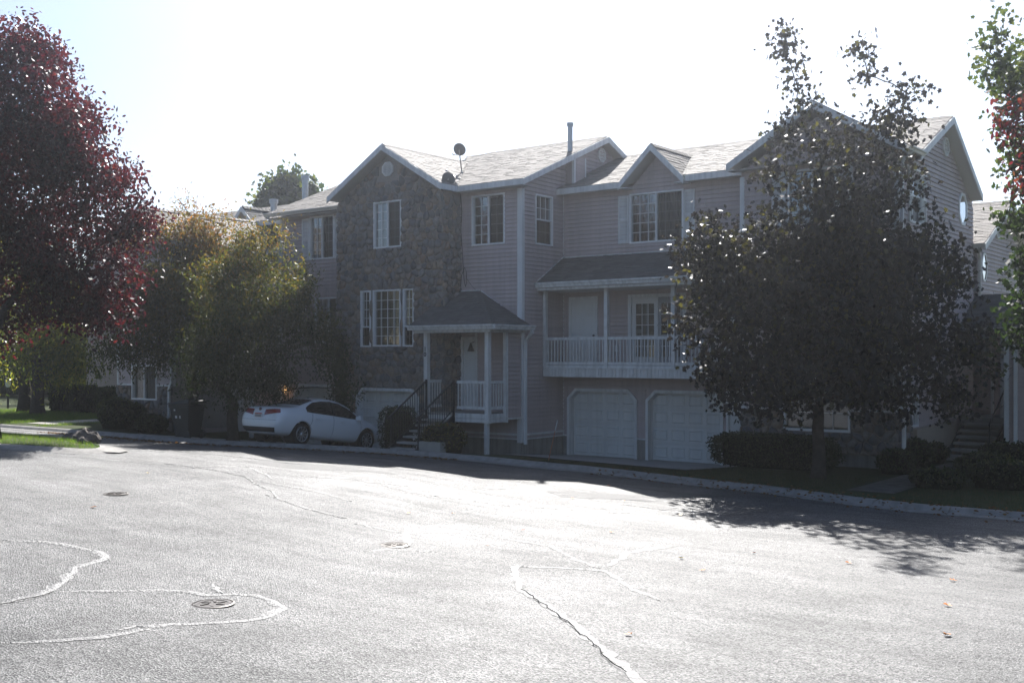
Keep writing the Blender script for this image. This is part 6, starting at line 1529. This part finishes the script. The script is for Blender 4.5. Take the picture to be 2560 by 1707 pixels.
    def side(sgn, ss, lo, hi, name, m, par=None, off=.005, rows=8, cols=16):
        def fn(v, u):
            s = ss[0]+(ss[1]-ss[0])*u; l = float(np.interp(s, *zip(*lo))); h = float(np.interp(s, *zip(*hi))); z = l+(h-l)*v
            return cast((sgn*1.6, s-S0, z), (-sgn,0,0), off)
        return patch(rows, cols, fn, name, m, par)
    for sg in (1, -1):
        lo = [(1.0,.985),(1.3,.965),(2.2,.945),(3.2,.91),(3.35,.90)]; hi = [(1.0,.995),(1.2,1.15),(1.45,1.28),(1.8,1.345),(2.1,1.36),(2.5,1.335),(2.9,1.2),(3.2,1.01),(3.35,.905)]
        side(sg, (1.12,2.12), lo, hi, 'door_glass', CGL, None); side(sg, (2.2,3.3), lo, hi, 'door_glass', CGL, None); side(sg, (2.11,2.21), lo, [(a, b+.01) for a, b in hi], 'door_pillar', BLK, None, .006)
        for s0, s1, z0, z1 in ((2.14,2.15,.3,.93),(3.28,3.29,.32,.88)): side(sg, (s0,s1), [(0,z0),(5,z0)], [(0,z1),(5,z1)], 'door_gap', BLK, None, .003, 8, 1)
        def gapfn(v, u, sg=sg):
            z = .42+(.93-.42)*v; s = 1.28-.14*sm((.75-z)/.35)+.012*u-.0; return cast((sg*1.6, s-S0+.12*(z-.7), z), (-sg,0,0), .003)
        patch(10, 1, gapfn, 'door_gap', BLK, None)
        for s in (1.42, 2.42):
            p = cast((sg*1.6, s+.08-S0, .80), (-sg,0,0), 0); q = MB(); q.box(min(p.x,p.x+sg*.03), max(p.x,p.x+sg*.03), s-S0, s-S0+.17, .79, .82); q.build('door_handle', PAINT, T)
        def tl(v, u, sg=sg):
            a = R(-8+66*u); z = (.845+.035*u)-(.17-.06*u)*(1-v)+.10; return cast((sg*(.30+1.6*math.sin(a)), .45-S0-1.6*math.cos(a), z), (-sg*math.sin(a), math.cos(a), 0), .006)
        patch(5, 10, tl, 'tail_light', RED, None)
        def hl(v, u, sg=sg):
            a = R(125+35*u); z = .60+.11*v; return cast((sg*(.2+1.5*math.sin(a)), 3.95-S0-1.5*math.cos(a), z), (-sg*math.sin(a), math.cos(a), 0), .006)
        patch(4, 8, hl, 'headlight', CLEARL, None)
        q = MB(); p = cast((sg*1.6, 3.14-S0, .93), (-sg,0,0), 0); x0 = p.x; q.hexa([(x0,3.1-S0,.90),(x0+sg*.2,3.12-S0,.90),(x0+sg*.2,3.22-S0,.91),(x0,3.26-S0,.90),(x0,3.1-S0,1.0),(x0+sg*.19,3.12-S0,1.04),(x0+sg*.18,3.2-S0,1.03),(x0,3.24-S0,.99)]); q.build('side_mirror', PAINT, T)
        for y in (0., 2.65):
            x = sg*.78; w = MB(); w.lathe([(.215,-.09),(.29,-.105),(.315,-.085),(.322,0),(.315,.085),(.29,.105),(.215,.09)], (x,y,.322), 'X', 32); wo = w.build('wheel', RUB, T, smooth=True)
            r = MB(); r.lathe([(.225,-.08),(.225,.075),(.205,.085),(.195,.04),(.05,.03)], (x,y,.322), 'X', 28) if sg > 0 else r.lathe([(.225,.08),(.225,-.075),(.205,-.085),(.195,-.04),(.05,-.03)], (x,y,.322), 'X', 28); r.build('rim_barrel', mat('rim_dark', (.12,.12,.125), .5, .3, metal=.6), wo)
            for k in range(10):
                a = 2*math.pi*k/10; q = MB(); pa = (x+sg*.065, y+.04*math.cos(a), .322+.04*math.sin(a)); pb = (x+sg*.082, y+.208*math.cos(a), .322+.208*math.sin(a)); q.bar(pa, pb, .034, .02, (sg,0,0)); q.build('spoke', RIM, wo)
            q = MB(); q.lathe([(.222,sg*.07),(.222,sg*.092),(.2,sg*.09),(.2,sg*.07)], (x,y,.322), 'X', 28); q.lathe([(.055,sg*.06),(.05,sg*.085),(0,sg*.088)], (x,y,.322), 'X', 14); q.build('rim_edge', RIM, wo, smooth=True)
            q = MB(); q.lathe([(.372,sg*-.30),(.372,sg*.02)], (x,y,.325), 'X', 28); q.build('arch_liner', BLK, wo)
    patch(8, 10, lambda v, u: cast((-.56+1.12*u+(.0), 1.02+.50*v-S0, 2.2), (0,0,-1), .005) if True else 0, 'rear_window', CGL, None)
    patch(8, 10, lambda v, u: cast(((-.58+1.16*u)*(1-.08*(1-v)), 2.78+.62*v-S0, 2.2), (0,0,-1), .005), 'windscreen', CGL, None)
    def rear(z0, z1, w, name, m, off=.006, rows=3, cols=10, x0=None, par=None):
        a0 = -w if x0 is None else x0; return patch(rows, cols, lambda v, u: cast((a0+(w-a0)*u, -2., z0+(z1-z0)*v), (0,1,0), off), name, m, par)
    def wrap(z0, z1, a0, a1, name, m, off=.006): return patch(3, 24, lambda v, u: cast((2.2*math.sin(R(a0+(a1-a0)*u)), 1.0-S0-2.2*math.cos(R(a0+(a1-a0)*u)), z0+(z1-z0)*v), (-math.sin(R(a0+(a1-a0)*u)), math.cos(R(a0+(a1-a0)*u)), 0), off), name, m, None)
    wrap(.30, .44, -36, 36, 'bumper_insert', BLK); wrap(.645, .652, -40, 40, 'bumper_seam', BLK, .003)
    PL = mat('plate_white', (.7,.66,.62), .5, .3); lp = rear(.70, .84, .16, 'licence_plate', PL, .02)
    rear(.80, .835, .15, 'plate_band', mat('plate_red', (.5,.12,.08), .5, .3), .024, par=lp)
    for k in range(6):
        x = -.125+k*.044; rear(.725, .785, x+.026, 'plate_mark', mat('plate_ink', (.2,.1,.09), .5, .3), .024, 2, 2, x, lp)
    bd = MB(); c = cast((0,-2.,.95), (0,1,0), .01); bd.lathe([(.055,.0),(.05,-.012),(0,-.014)], c, 'Y', 16); bd.build('badge', mat('badge_dark', (.1,.03,.03), .3, .5), T)
    rear(.865, .873, .30, 'boot_trim', CHR, .012)
sedan()

# ------------------------------------------------------------------ haze volume added to stand in for lens glare
def haze():
    mb = MB(); mb.box(-262, 262, -262, 262, -1.6, 34); o = mb.build('haze', mat('haze_tmp', (1,1,1))); o['kind'] = 'stuff'; o['label'] = 'thin haze volume added over the street to imitate lens glare'; o['category'] = 'haze'
    m = bpy.data.materials.new('glare_haze'); m.use_nodes = True; n = m.node_tree.nodes; n.remove(n['Principled BSDF']); v = n.new('ShaderNodeVolumePrincipled')
    v.inputs['Color'].default_value = (.93,.96,1,1); v.inputs['Density'].default_value = HAZE_D; v.inputs['Anisotropy'].default_value = HAZE_G
    m.node_tree.links.new(v.outputs[0], n['Material Output'].inputs['Volume']); o.data.materials.clear(); o.data.materials.append(m)
HAZE_D, HAZE_G = .0016, .9
haze()
